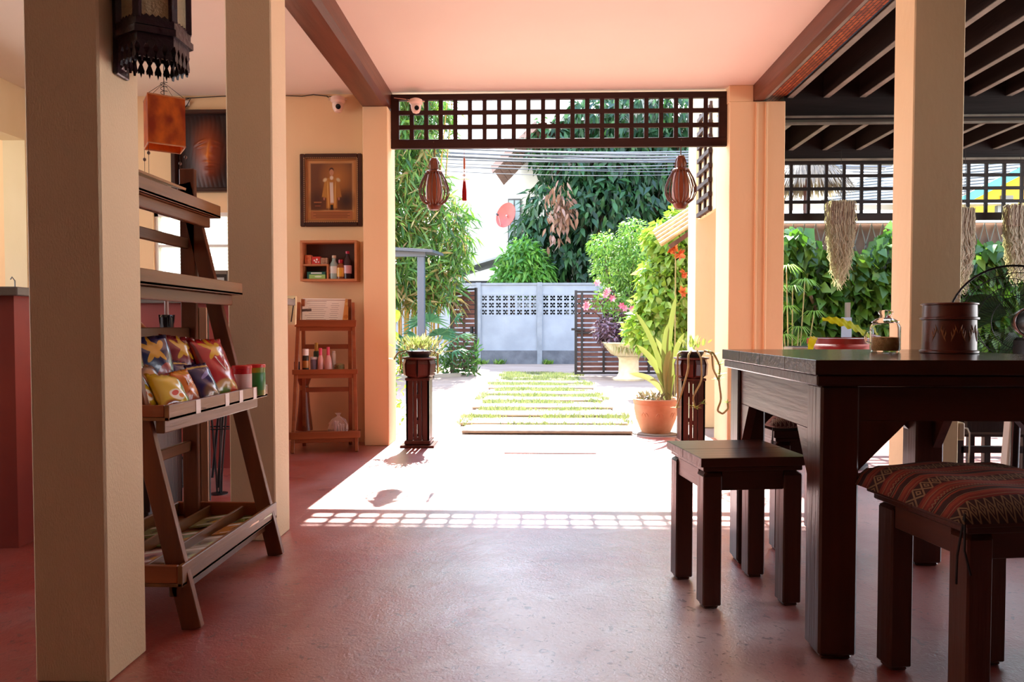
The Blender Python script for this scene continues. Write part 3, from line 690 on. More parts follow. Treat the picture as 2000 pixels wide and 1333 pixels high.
# ladder shelf against the back wall
RZ2 = radians(13)
def ladder2():
    X0, X1 = -1.70, -1.235; yf = 4.97; yb = 5.31
    cx = (X0 + X1) / 2; t = thing('ladder_shelf', 'small red-brown ladder shelf with three trays standing by the doorway column', 'shelf', (cx, yf, 0), RZ2)
    hw = (X1 - X0) / 2; H2 = 1.06
    for s in (-1, 1):
        MB().beam((s * (hw - .014), 0, 0), (s * (hw - .040), yb - yf - .05, H2), .024, .045, (0, 1, 0)).build('front_leg', M_SHELFX, t, bev=.002)
        MB().beam((s * (hw - .065), yb - yf, 0), (s * (hw - .065), yb - yf - .015, H2 + .03), .026, .035, (0, 1, 0)).build('rear_leg', M_SHELFX, t, bev=.002)
    for z, dpt, wd in ((.10, .30, hw + .01), (.545, .21, hw - .005), (.885, .12, hw - .015)):
        f = (yb - yf - .05) * z / H2; y0 = f - .03; y1 = yb - yf - .02
        MB().box(-wd, wd, y0, y1, z, z + .012).build('shelf_board', M_SHELFX, t, bev=.001)
        MB().box(-wd, wd, y0 - .014, y0, z, z + (.035 if .5 < z < .6 else .05)).build('front_lip', M_SHELFX, t, bev=.002)
        MB().box(-wd + .02, wd - .02, y0 + .01, y0 + .03, z - .03, z).build('support_bar', M_SHELFX, t, bev=.002)
    for z in (.40, .72): MB().box(-hw + .06, hw - .06, yb - yf - .02, yb - yf - .006, z, z + .035).build('back_rail', M_SHELFX, t, bev=.002)
    return t, cx, yf, yb, hw
t2, cx2, yf2, yb2, hw2 = ladder2()
# menu board leaning on the top tray
menu = layers('menu_print', 'efe2d2', [('r', .5, .93, .40, .012, 'b08878'), ('r', .3, .88, .2, .008, '8a6a60'), ('r', .93, .5, .06, .5, 'e8a050'), ('e', .93, .8, .05, .06, 'f0c070'), ('e', .93, .3, .05, .08, 'd88030'), ('r', .12, .55, .10, .05, '4a3028', 8)] +
              [('r', .3 + .02 * (k % 3), .80 - k * .075, .2 - .03 * (k % 2), .006, '9a7c70') for k in range(9)] + [('r', .68, .80 - k * .075, .07 + .02 * (k % 2), .006, '9a7c70') for k in range(9)], rough=.3, coat=.3)
Rm = Matrix.Rotation(RZ2, 3, 'Z') @ Matrix.Rotation(radians(-28), 3, 'X')
m1 = MB().box(-.165, .165, 0, .006, 0, .22, Rm).build('menu_card', menu, None, (cx2 - .06, 5.20, .902), uvs='xz'); tag(m1, 'printed menu sheet with orange edge lying on the top tray of the small ladder shelf', 'menu')
# cream carved board standing left, half behind the pillar
t = thing('cream_folder', 'cream padded board with a dark strap at the left of the menu sheet', 'folder', (aY(556, 640, 4.9).x, 5.0, .90), RZ2)
MB().box(-.10, .045, 0, .02, 0, .22, Matrix.Rotation(radians(-18), 3, 'X')).build('board', mat('cream_board', 'e8d8a8', .6, 'd8c490', scale=14), t, bev=.008)
MB().beam((.012, -.012, .02), (.03, .05, .19), .007, .004).build('strap', mat('strap_dark', '33231e', .6), t)
# toiletries on the middle tray
zt2 = .545 + .0125
def onS(px, ly=.22):
    # point where the sight line through px crosses the shelf's own upright plane ly behind its front feet
    r = ray(px, 700); nx, ny = -sin(RZ2), cos(RZ2); ox, oy = cx2 + nx * ly, yf2 + ny * ly
    t = (ox * nx + oy * ny) / (r[0] * nx + r[1] * ny); return r[0] * t, r[1] * t
cyl = lambda r, h: [(r * .96, 0), (r, .003), (r, h - .006), (r * .8, h)]
GT = 'toiletries on the middle tray of the small ladder shelf'
bottle('spray_can', 'small white roll-on bottle at the left end of the middle tray', (*onS(580, 0.21), zt2), cyl(.013, .07), P_('e8dcd0'), P_('f0e4dc'), (.011, .07, .085), (.0135, .01, .05), P_('2c2a3a'), GT, 'bottle', s=1.5)
bottle('spray_can', 'dark and orange deodorant can with white cap on the middle tray', (*onS(597, 0.20), zt2), cyl(.015, .08), P_('3a2c20'), P_('f2e6dc'), (.0148, .08, .112), (.0155, .02, .055), P_('c8803c'), GT, 'can', s=1.5)
bottle('spray_can', 'squat grey and violet tub with white lid on the middle tray', (*onS(613, 0.23), zt2), cyl(.017, .06), P_('8a7a90'), P_('ece0e0'), (.0172, .06, .072), None, None, GT, 'tub', s=1.5)
bottle('lotion_bottle', 'slim pink bottle with bright pink cap beside the grey tub', (*onS(626, 0.21), zt2), [(.014, 0), (.015, .004), (.014, .06), (.008, .08)], P_('e8a8a0', .2), P_('e4506e'), (.008, .08, .115), None, None, GT, s=1.5)
bottle('lotion_bottle', 'wide pink bottle with pink cap, right of the slim pink one', (*onS(641, 0.21), zt2), [(.023, 0), (.024, .004), (.015, .062), (.008, .08)], P_('e8aca4', .2), P_('e0526e'), (.008, .08, .12), None, None, GT, s=1.5)
bottle('spray_can', 'tiny white bottle behind the pink bottles on the middle tray', (*onS(652, 0.26), zt2), cyl(.010, .09), P_('e8e0d4'), P_('d8d8d0'), (.008, .09, .10), None, None, GT, s=1.5)
bottle('green_bottle', 'dark green bottle with yellow cap behind the pink bottles', (*onS(618, 0.27), zt2), cyl(.014, .10), P_('3a4a2a'), P_('c89030'), (.009, .10, .14), None, None, GT, s=1.5)
t = thing('round_box', 'round green-gold patterned box at the right end of the middle tray', 'box', (*onS(663, 0.21), zt2), 0)
mgd = mat('green_gold', '6a6a3c', .4, 'a8905c', scale=80)
MB().lathe([(.030, 0), (.036, .01), (.037, .032), (.034, .04)], 20).build('base', mgd, t, smooth=True); MB().lathe([(.036, .0405), (.036, .05), (.02, .058), (.001, .06)], 20).build('lid', mgd, t, smooth=True)
# bottom tray: knotted bag; tall wooden goblet behind
bg_ = thing('plastic_bag', 'clear plastic bag of small white items knotted at top, on the bottom tray', 'bag', (aY(661, 850, 5.12).x, 5.12, .1125))
bm_ = mat('thin_plastic', 'f8f0ee', .15, trans=.75, ior=1.1, bump=1, bscale=30)
mb = MB(); prof = [(.02, 0), (.055, .008), (.068, .035), (.066, .075), (.045, .105), (.014, .125), (.008, .132), (.022, .150)]
n = 28; vs = []
for r, z in prof:
    for k in range(n): a = 2 * pi * k / n; rr = r * (1 + .10 * sin(5 * a + z * 60) + .06 * sin(9 * a)); vs.append((rr * cos(a), rr * sin(a) * .8, z))
mb.add(vs, [(i * n + k, i * n + (k + 1) % n, (i + 1) * n + (k + 1) % n, (i + 1) * n + k) for i in range(len(prof) - 1) for k in range(n)] + [tuple(range(n))])
mb.build('bag_film', bm_, bg_, smooth=True)
for k in range(9):
    a = k * 2.4; r = .012 + .028 * (k / 9)
    MB().box(-.006, .006, -.006, .006, .012, .075 + .02 * sin(k * 2)).build('straw_packet', P_('f0d8d0', .5), bg_, (r * cos(a), r * sin(a) * .7, 0), bev=.002)
tv = thing('tall_vase', 'tall flared wooden vase standing behind the small ladder shelf', 'vase', (aY(590, 800, 5.25).x, 5.30, .1125))
M_VASE = mat('vase_wood', '8a4424', .35, '6e3018', scale=12, stretch=(1, 1, .2))
MB().lathe([(.062, 0), (.060, .02), (.040, .20), (.034, .30)], 24).build('body', M_VASE, tv, smooth=True)
MB().lathe([(.0345, .30), (.036, .305), (.036, .33), (.0345, .335)], 24).build('band', P_('a8663c'), tv, smooth=True)
MB().lathe([(.034, .335), (.045, .37), (.062, .40), (.058, .405), (.03, .37)], 24).build('neck', M_VASE, tv, smooth=True)

# carved buddha face panel
a, b = aY(335, 375, 5.40), aY(443, 214, 5.40); pw_, ph = b.x - a.x + .06, b.z - a.z
t = thing('carved_face_panel', 'dark framed wooden relief panel with a large serene carved face', 'picture', (a.x, 5.449, a.z))
frame4(MB(), 0, pw_, 0, ph, .03, -.06, 0).build('frame', wood('face_frame', '3e1e12', '2c140c', .3, 'x'), t, bev=.005)
n = 64; V = []; RH = []; xs = np.linspace(.03, pw_ - .03, n); zs = np.linspace(.03, ph - .03, int(n * 1.4))
def gs(x, z, cx, cz, sx_, sz, h, rot=0):
    dx, dz = x - cx, z - cz; c, s = cos(rot), sin(rot); u = (dx * c + dz * s) / sx_; v = (-dx * s + dz * c) / sz; return h * math.exp(-(u * u + v * v) / 2)
for z in zs:
    for x in xs:
        u = (x - .03) / (pw_ - .06); v = (z - .03) / (ph - .06); h = 0
        h += .75 * gs(u, v, .56, .50, .17, .26, 1)
        h += gs(u, v, .62, .50, .022, .10, .28, -.12) + gs(u, v, .63, .43, .05, .022, .2)      # nose
        h += gs(u, v, .45, .62, .075, .012, .16, .28) + gs(u, v, .74, .62, .05, .012, .16, -.28)  # brows
        h += gs(u, v, .47, .56, .055, .016, .14, .12) + gs(u, v, .72, .56, .04, .016, .14, -.1)   # eyelids
        h -= gs(u, v, .47, .585, .06, .01, .10, .2) + gs(u, v, .47, .538, .05, .006, .12, .1) + gs(u, v, .72, .538, .035, .006, .1)
        h += gs(u, v, .62, .345, .075, .014, .17) + gs(u, v, .62, .305, .055, .016, .15) - gs(u, v, .62, .328, .075, .005, .12) # lips
        h += gs(u, v, .60, .22, .06, .03, .14) - gs(u, v, .60, .268, .05, .012, .08)
        h -= .04 * (sin(u * 40 + 2 * sin(v * 6)) ** 8) * (1 - gs(u, v, .56, .5, .2, .3, 1))
        h += .05 * sin(v * 9 + u * 4) * (1 - gs(u, v, .56, .5, .25, .35, 1))
        V.append((x, -.004 - max(0, h) * .075, z)); RH.append(max(0, min(.999, h * .8 - .05)))
nx = len(xs); Fq = [(j * nx + i, j * nx + i + 1, (j + 1) * nx + i + 1, (j + 1) * nx + i) for j in range(len(zs) - 1) for i in range(nx - 1)]
FW = mat('face_wood', 'c8641e', .5)
at_ = FW.node_tree.nodes.new('ShaderNodeAttribute'); at_.attribute_name = 'rnd'; rr_ = FW.node_tree.nodes.new('ShaderNodeValToRGB')   # burnt stain plus painted relief shading: orange high parts, dark recesses
rr_.color_ramp.elements[0].color = srgb('2c100a'); rr_.color_ramp.elements[1].color = srgb('e8842c'); rr_.color_ramp.elements[1].position = .9; rr_.color_ramp.elements.new(.45).color = srgb('8a3a14')
FW.node_tree.links.new(at_.outputs['Fac'], rr_.inputs[0]); FW.node_tree.links.new(rr_.outputs[0], FW.node_tree.nodes['Principled BSDF'].inputs['Base Color'])
rm_ = mesh_np('relief', np.array(V), np.array(Fq), FW, np.array(RH)); rm_.shade_smooth(); link('relief', rm_, t)

# small black junction under the ceiling with its cable, cable run along the wall to the door
t = thing('network_box', 'small black box with antenna and loose wire under the ceiling', 'device', (aY(346, 200, 5.4).x, 5.448, aY(346, 212, 5.4).z))
MB().box(-.025, .025, -.05, 0, 0, .085).build('housing', M_BLACKP, t, bev=.004)
MB().box(.03, .075, -.02, 0, .03, .07).build('plug', M_WHITEP, t, bev=.003)
MB().tube([(.04, -.02, .07), (.10, -.03, .085), (.06, -.02, .03), (.03, -.02, 0)], .003, 6).build('wire', M_CABLE, t)
def cable(name, label, pts, r, m=M_CABLE, sag=0, cat='cable', n=10):
    b = MB(); P = []
    for i in range(len(pts) - 1):
        p, q_ = Vector(pts[i]), Vector(pts[i + 1])
        for k in range(n):
            f = k / n; P.append(p.lerp(q_, f) - Vector((0, 0, sag * 4 * f * (1 - f))))
    P.append(Vector(pts[-1])); b.tube(P, r, 6); return tag(b.build(name, m, smooth=True), label, cat)
zz = [aY(x, y, 5.438) for x, y in ((362, 192), (440, 188), (500, 186), (560, 187), (590, 188), (612, 185), (640, 188))]
cable('wall_cable', 'thin wire running along the top of the left wall to the camera', zz, .0035)
zz = [aY(x, y, 5.30) for x, y in ((765, 184), (790, 187), (806, 190))]
zz = [Vector((v.x, 5.385, min(v.z, 2.645))) for v in zz]
cable('wall_cable', 'short wire along the lattice top to the camera beside the doorway', zz, .003, P_('d8a890', .5))

# CCTV cameras
def cctv(label, loc, s=1.):
    t = thing('security_camera', label, 'camera', loc)
    m = mat('cctv_white', 'f0d0bc', .35)
    MB().lathe([(.030 * s, 0), (.055 * s, -.012 * s), (.058 * s, -.04 * s), (.045 * s, -.055 * s)], 24).build('base_collar', m, t, smooth=True)
    MB().box(-.02 * s, .02 * s, .0, .075 * s, -.035 * s, .005 * s).build('bracket', m, t, bev=.003)
    MB().lathe([(.044 * s, -.056 * s), (.044 * s, -.075 * s), (.040 * s, -.10 * s), (.028 * s, -.122 * s), (.001, -.132 * s)], 24).build('dome', m, t, smooth=True)
    MB().lathe([(.020 * s, 0), (.020 * s, .006), (.001, .008)], 16).build('lens', M_BLACKP, t, smooth=True)
    l = [o for o in bpy.data.objects if o.parent == t][-1]; l.location = (.012, -.038 * s, -.092 * s); l.rotation_euler = (radians(100), 0, 0)
    for s_ in (-1, 1): MB().tube([(s_ * .05 * s, 0, -.02), (s_ * .075 * s, -.01, -.03 * s)], .004, 6).build('antenna', m, t)
    MB().tube([(-.04, 0, .0), (-.085 * s, -.01, -.006), (-.07 * s, 0, -.012)], .003, 6).build('wire', M_CABLE, t)
cctv('white dome security camera on the left wall beside the ceiling beam', (aY(660, 205, 5.37).x, 5.372, aY(660, 188, 5.37).z), .95)
cctv('white dome security camera in front of the lattice, upper left of the doorway', (aY(812, 200, 5.32).x, 5.328, aY(812, 192, 5.32).z), .85)

# ============================================================ BIG LADDER SHELF between the two pillars
LX, LY0, LY1 = -1.0, 2.03, 2.73
t = thing('display_ladder_shelf', 'tall folding wooden display shelf of stepped trays between the two left pillars', 'shelf', (LX, (LY0 + LY1) / 2, 0))
yc = (LY0 + LY1) / 2; hy = (LY1 - LY0) / 2
def fx(z): return -.302 * z / 1.27 + .005       # x of the sloping front leg (local)
for s in (-1, 1):
    y = s * (hy - .012)
    MB().beam((fx(0), y, 0), (fx(1.43), y, 1.43), .024, .058, (1, 0, 0)).build('front_leg', M_SHELFZ, t, bev=.002)
    MB().box(-.352, -.294, y - .012, y + .012, 0, 1.485).build('rear_leg', M_SHELFZ, t, bev=.003)
TR = [(.135, -.006, .062, .40), (.613, -.038, .045, .35), (1.005, -.132, .047, .25), (1.302, -.215, .048, .16)]
for z, xf, hgt, dp in TR:
    x1 = xf; x0 = max(xf - dp, -.40); e = hy + .028
    MB().box(x0, x1, -e, e, z, z + .010).build('tray_base', M_SHELFY, t, bev=.001)
    MB().box(x1 - .014, x1, -e, e, z, z + hgt).build('front_board', M_SHELFY, t, bev=.002)
    for s in (-1, 1):
        a_, b_ = sorted((s * e, s * (e - .014))); MB().box(x0, x1 - .0145, a_, b_, z + .0105, z + hgt).build('side_board', M_SHELFX, t, bev=.002)
    MB().box(x0, x0 + .012, -e + .015, e - .015, z + .0105, z + hgt).build('back_board', M_SHELFY, t, bev=.002)
    MB().box(x1 - .055, x1 - .028, -hy, hy, z - .040, z - .001).build('support_rail', wood('shelf_wood_rail', '7c4a28', '563018', .4, 'y'), t, bev=.003)
for x in (-.27, -.14): MB().box(x, x + .010, -hy - .01, hy + .01, .146, .185).build('tray_divider', M_SHELFY, t, bev=.001)
for z in (.405, .84, 1.18): MB().box(-.335, -.318, -hy + .01, hy - .01, z, z + .04).build('back_rail', MATS['shelf_wood_rail'], t, bev=.003)
for y in (-.215, -.005, .11, .235):
    MB().box(-.0378, -.0370, y, y + .030, .6145, .657).build('price_tag', P_('f4e4dc', .6), t)
MB().lathe([(.007, 0), (.007, .001), (.001, .001)], 12).build('knot', P_('5a3420'), t, (-.0375, -.16, .625))
# top shelf open book rests
tbk = MB().box(-.16, .0, -.30, .1, 0, .008, Matrix.Rotation(radians(14), 3, 'Y')).build('thin_board', wood('pale_wood', 'a8784e', '8a5c38', .4, 'y'), None, (LX - .225, yc + .02, 1.362)); tag(tbk, 'thin pale board lying aslant on the top tray of the tall display shelf', 'board')

# magazines and leaflets in the lowest tray
mags = [('b8b0a0', '7a7264', 'grey-white leaflet pile'), ('7c9440', '3c5a28', 'leafy green brochure'), ('c88030', '4a3418', 'dark brochure with an orange dish'), ('8a9a70', '55663c', 'pale green brochure row'), ('c4989c', '7a3a48', 'pink flowered leaflet'), ('9aa070', '5c5a48', 'green and grey brochure')]
pos = [(-.09, -.02, 0, 0), (-.06, .25, 1, 0), (-.06, .12, 2, .008), (-.20, .02, 3, 0), (-.34, -.13, 4, 0), (-.20, .24, 5, 0), (-.08, -.17, 0, .007), (-.20, -.18, 4, 0), (-.33, .10, 3, 0)]
slot = ['front slot', 'middle slot', 'back slot']
for k, (x, y, c, dz) in enumerate(pos):
    c1, c2, nm = mags[c]; m_ = layers('leaflet_%d' % k, c1, [('r', .5, .8, .42, .08, 'e8e4da'), ('e', .4 + .1 * (k % 3), .42, .25, .2, c2, 0, .6), ('e', .7, .3, .16, .14, 'd8a048' if k % 2 else 'c8d090', 0, .7), ('r', .5, .12, .3, .02, 'f0ece0')], rough=.25, coat=.4)
    o = MB().box(-.055, .055, -.07, .07, 0, .006, Matrix.Rotation(radians((k * 37) % 9 - 4), 3, 'Z') @ Matrix.Rotation(radians(-8), 3, 'Y')).build('leaflet', m_, None, (LX + x, yc + y, .155 + dz), uvs='xy')
    tag(o, nm + ' in the lowest tray, ' + ['near middle of front slot', 'far end of front slot', 'right of the green brochure', 'middle slot centre', 'near end of back slot', 'far end of middle slot', 'near end of front slot', 'near end of middle slot', 'far end of back slot'][k], 'leaflet', 'leaflets in the lowest tray')

# snack bags on the second tray
def bag_mesh(name, w_, h, th, m, n=16, seed=0):
    rs = random.Random(seed); ph = [rs.uniform(0, 6) for _ in range(4)]
    V = []; uv = []; F_ = []
    for side in (1, -1):
        for j in range(n + 1):
            for i in range(n + 1):
                u = 2 * i / n - 1; v = 2 * j / n - 1
                e = max(0, 1 - abs(u) ** 2.2) ** .6 * max(0, 1 - abs(v / .9) ** 4) ** .7 if abs(v) < .9 else 0
                wr = .10 * sin(u * 9 + ph[0]) * (abs(v) ** 3) + .06 * sin(v * 8 + u * 5 + ph[1])
                y = side * th * e * (1 + wr) + .003 * sin(u * 14 + ph[2]) * (abs(v) ** 4)
                V.append((u * w_ / 2 * (1 - .10 * (1 - abs(v) ** 3) * (1 if abs(u) > .9 else .6)), y, (v + 1) / 2 * h)); uv.append(((u + 1) / 2, (v + 1) / 2))
    q = (n + 1) ** 2
    for s in (0, 1):
        for j in range(n):
            for i in range(n):
                a = s * q + j * (n + 1) + i; f = (a, a + 1, a + n + 2, a + n + 1); F_.append(f[::-1] if s == 0 else f)
    me = bpy.data.meshes.new(name); me.from_pydata(V, [], F_); ul = me.uv_layers.new(name='UVMap')
    for l in me.loops: ul.data[l.index].uv = uv[l.vertex_index]
    bm = bmesh.new(); bm.from_mesh(me); bmesh.ops.remove_doubles(bm, verts=list(bm.verts), dist=1e-5); bm.to_mesh(me); bm.free()
    me.shade_smooth(); me.materials.append(m); return me
leaf_shape = lambda c: [('e', .5, .80, .13, .13, c, 0, .1), ('e', .33, .85, .15, .05, c, -25, .1), ('e', .67, .85, .15, .05, c, 25, .1), ('e', .38, .72, .14, .045, c, 35, .1), ('e', .62, .72, .14, .045, c, -35, .1), ('e', .5, .92, .05, .10, c, 0, .1)]
RED = layers('red_snack_film', 'b01c20', [('r', .06, .5, .03, .5, '7c1418')] + leaf_shape('d8a428') + [('e', .5, .16, .40, .16, 'c08a44', 0, .15), ('e', .42, .10, .2, .1, '6a7a34', 0, .3), ('e', .7, .10, .15, .1, 'c23a24', 0, .3)], rough=.22, coat=.6)
DRED = layers('dark_red_snack_film', '7c1a20', leaf_shape('cc9a28') + [('e', .7, .5, .12, .1, '2a2038'), ('e', .5, .14, .36, .14, 'a46a38', 0, .2)], rough=.22, coat=.6)
BLUE = layers('navy_snack_film', '1e2048', leaf_shape('cc922a') + [('e', .6, .5, .2, .08, '9c3430', 20), ('e', .5, .15, .34, .14, 'a8602c', 0, .3)], rough=.22, coat=.6)
PURP = layers('violet_snack_film', '2c2258', [('r', .5, .9, .5, .03, 'd0b060'), ('e', .55, .7, .3, .05, '8a80b8', 20), ('e', .5, .25, .38, .24, '7c5238', 0, .3), ('e', .4, .2, .12, .1, 'c09068', 0, .4), ('e', .65, .28, .1, .08, 'b88458', 0, .4)], rough=.22, coat=.6)
ORNG = layers('orange_snack_film', 'd06a1c', [('r', .5, .5, .5, .02, 'b04c14', 20), ('e', .5, .22, .36, .14, 'a83c18', 0, .3), ('e', .5, .92, .4, .08, 'e8a040')], rough=.25, coat=.5)
YELL = layers('yellow_snack_film', 'd8b428', [('e', .5, .36, .24, .14, 'f2ead8', 0, .1), ('e', .45, .40, .12, .06, 'c83430', 20), ('e', .62, .34, .08, .05, 'e88838'), ('r', .85, .5, .10, .5, '8a9c34'), ('e', .3, .14, .25, .12, 'a84a28', 0, .4), ('e', .4, .8, .3, .12, 'e8cc60', 0, .6)], rough=.18, coat=.8)
CAFE = layers('brown_snack_film', '5e3218', [('e', .5, .6, .3, .2, 'b87428', 0, .3), ('e', .5, .3, .35, .1, '2c2040', 0, .4)], rough=.22, coat=.6)
zt = .6235
# local x = outward(+X world = towards the viewer's right), bags lean back against each other; (x, y, rz, tilt, w, h, th, mat, label)
bags = [
 (-.075, .095, 76, 24, .170, .235, .030, RED, 'large red snack bag with a yellow leaf and big outlined V, farthest along the tray'),
 (-.165, -.015, 76, 14, .165, .235, .028, DRED, 'dark red snack bag with yellow leaf, behind the big red one'),
 (-.17, -.150, 70, 14, .165, .235, .028, BLUE, 'navy snack bag with orange leaf, left of the dark red bag'),
 (-.20, -.275, 74, 12, .165, .220, .026, CAFE, 'brown and navy snack bag at the near end of the back row'),
 (-.115, -.075, 80, 26, .120, .165, .024, PURP, 'dark violet bag of nuts in the middle row, left of the front violet one'),
 (-.062, -.045, 74, 26, .105, .150, .024, PURP, 'violet bag of brown nuts leaning by the big red bag'),
 (-.075, -.150, 86, 22, .100, .130, .022, ORNG, 'orange snack bag with small white word'),
 (-.068, -.262, 70, 36, .125, .140, .026, YELL, 'crumpled yellow snack bag with red and white badge nearest the tray edge'),
 (-.125, -.315, 84, 34, .130, .150, .026, YELL, 'yellow snack bag farther left with its top folded'),
 (-.15, -.215, 80, 24, .120, .165, .024, CAFE, 'small brown snack bag half hidden behind the yellow bags')]
for k, (x, y, rz, tl, w_, h, th, m, lb) in enumerate(bags):
    o = thing('snack_bag', lb, 'snack bag', (LX + x, yc + y, zt), radians(rz), 'snack bags on the second tray')
    film = link('film', bag_mesh('film', w_, h, th, m, seed=k), o, (0, .0, 0)); film.rotation_euler = (radians(-tl), radians(6 * sin(k * 2)), 0)
    if k == 0:
        c = text('V', .085, P_('f4e0d8'), o, (0, 0, 0), (0, 0, 0), 'letter'); c.parent = film; c.location = (.012, -.0295, .128); c.rotation_euler = (radians(90), radians(-8), 0)
        c = text('V', .060, P_('b01c20'), o, (0, 0, 0), (0, 0, 0), 'letter'); c.parent = film; c.location = (.012, -.0303, .130); c.rotation_euler = (radians(90), radians(-8), 0)
    if k == 6:
        c = text('Jax', .026, P_('f6ece0'), o, (0, 0, 0), (0, 0, 0), 'word'); c.parent = film; c.location = (0, -.0225, .088); c.rotation_euler = (radians(90), radians(-6), 0)
# cans at the far end
for k, (x, y, c1, lab, lb) in enumerate([(-.075, .225, 'c02428', 'd8a8a0', 'red snack canister with pale label at the far end of the tray'), (-.055, .305, 'a09a28', '3a7a38', 'green and yellow snack canister, last on the tray')]):
    o = thing('snack_canister', lb, 'can', (LX + x, yc + y, zt), 0, 'snack canisters at the far end of the second tray')
    MB().lathe([(.033, 0), (.034, .002), (.034, .105)], 28).build('body', layers('can_%d' % k, c1, [], rough=.25) if k == 0 else mat('can_green', 'b0a02c', .25, '2e7038', scale=14), o, smooth=True)
    MB().lathe([(.0355, .1055), (.0355, .115), (.033, .117)], 28).build('lid', P_('d03430', .25), o, smooth=True)
    a0 = -1.6
    MB().lathe([(.0342, .02), (.0345, .0205), (.0345, .0855), (.0342, .086)], 28, closed=False).build('label_band', P_(lab) if k else layers('can_lab', 'd4a8a0', [('r', .5, .5, .04, .5, 'c02428')]), o, smooth=True)

# ============================================================ carved wall lantern on the first pillar
lx, ly = -.957, 1.80
t = thing('wall_lantern', 'dark carved wooden lantern with textured glass fixed high on the front left pillar', 'lantern', (lx, ly, 1.532))
M_CARV = mat('carved_wood', '331620', .35, '220e12', scale=20, bump=.3, bscale=60)
MB().box(-.0925, -.080, -.028, .028, -.02, .62).build('back_board', M_CARV, t, bev=.003)
MB().prism([(-.090, .0), (-.090, -.015), (-.070, .01), (-.06, .05), (-.090, .05)], -.012, .012).build('bracket', M_CARV, t, bev=.002)
def hexr(r, z, off=0): return [(r * cos(pi / 6 + k * pi / 3 + off), r * sin(pi / 6 + k * pi / 3 + off), z) for k in range(6)]
def hexband(r, z0, z1, th=.006):
    m = MB(); a = hexr(r, z0) + hexr(r, z1) + hexr(r - th, z0) + hexr(r - th, z1); m.v = a
    for k in range(6):
        j = (k + 1) % 6
        m.f += [(k, j, 6 + j, 6 + k), (12 + k, 18 + k, 18 + j, 12 + j), (6 + k, 6 + j, 18 + j, 18 + k), (k, 12 + k, 12 + j, j)]
    return m
hexband(.090, .062, .078, .02).build('moulding', M_CARV, t); hexband(.084, .082, .098, .014).build('moulding', M_CARV, t); hexband(.080, .038, .062, .008).build('skirt_band', M_CARV, t)
MB().add(hexr(.078, .060) + hexr(.078, .064), [(0, 1, 2, 3, 4, 5), (6, 7, 8, 9, 10, 11)] + [(k, (k + 1) % 6, 6 + (k + 1) % 6, 6 + k) for k in range(6)]).build('floor_plate', M_CARV, t)
# pierced drop skirt of carved petals, five a side
for k in range(6):
    p0, p1 = Vector(hexr(.079, 0)[k]), Vector(hexr(.079, 0)[(k + 1) % 6]); e = (p1 - p0); nrm = Vector((e.y, -e.x, 0)).normalized(); R = Matrix((e.normalized(), -nrm, Vector((0, 0, 1)))).transposed()
    L_ = e.length
    for j in range(4):
        c = (j + .5) / 4 * L_; w_ = L_ / 9
        poly = [(c - w_, .040), (c - w_ * .35, .028), (c - w_ * .95, .012), (c - w_ * .8, .004), (c - w_ * .35, .006), (c, -.006), (c + w_ * .35, .006), (c + w_ * .8, .004), (c + w_ * .95, .012), (c + w_ * .35, .028), (c + w_, .040)]
        MB().prism(poly, -.003, .003, 'y', R, p0).build('carved_drop', M_CARV, t)
    sc = [(0, .098)] + [(L_ * q / 12, .104 + .006 * (q % 2)) for q in range(13)] + [(L_, .098)]
    MB().prism(sc, -.002, .004, 'y', R, p0 * .98).build('scalloped_edge', M_CARV, t)
    # corner posts, glass
    q = Vector(hexr(.078, 0)[k]); MB().box(-.008, .008, -.008, .008, .098, .58, Matrix.Rotation(pi / 6 + k * pi / 3, 3, 'Z'), q).build('post', M_CARV, t, bev=.001)
    a_, b_ = p0 * .95, p1 * .95
    MB().prism([(.006, .10), (L_ * .95 - .006, .10), (L_ * .95 - .006, .56), (.006, .56)], -.0015, .0015, 'y', R, a_).build('glass_pane', mat('seeded_glass', 'd8c4a0', .35, trans=.55, bump=.9, bscale=90, ior=1.2), t)
hexband(.092, .56, .58, .03).build('top_moulding', M_CARV, t)
MB().add(hexr(.095, .58) + [(0, 0, .68)], [(0, 1, 2, 3, 4, 5)] + [(k, (k + 1) % 6, 6) for k in range(6)]).build('roof', M_CARV, t)

# orange paper lamp hanging in the left room
pl = aY(289, 200, 3.35); S_ = .080
t = thing('paper_lamp', 'square orange paper lamp hanging from the ceiling behind the front pillar', 'lamp', (pl.x + .02, 3.46, aY(290, 278, 3.35).z), radians(35))
M_PAP = mat('orange_paper', 'e07820', .7, '8a3412', scale=22, detail=8, stretch=(1, 1, .6), contrast=.5)
pp = M_PAP.node_tree; tr = pp.nodes.new('ShaderNodeBsdfTranslucent'); mx = pp.nodes.new('ShaderNodeMixShader'); mx.inputs[0].default_value = .4; tr.inputs[0].default_value = srgb('e8862c')
pp.links.new(pp.nodes['Principled BSDF'].outputs[0], mx.inputs[1]); pp.links.new(tr.outputs[0], mx.inputs[2]); pp.links.new(mx.outputs[0], pp.nodes['Material Output'].inputs[0])
lh = aY(290, 182, 3.35).z - aY(290, 278, 3.35).z
for R_ in range(4):
    MB().box(-S_, S_, -S_ - .0015, -S_, 0, lh, Matrix.Rotation(R_ * pi / 2, 3, 'Z')).build('paper_side', M_PAP, t)
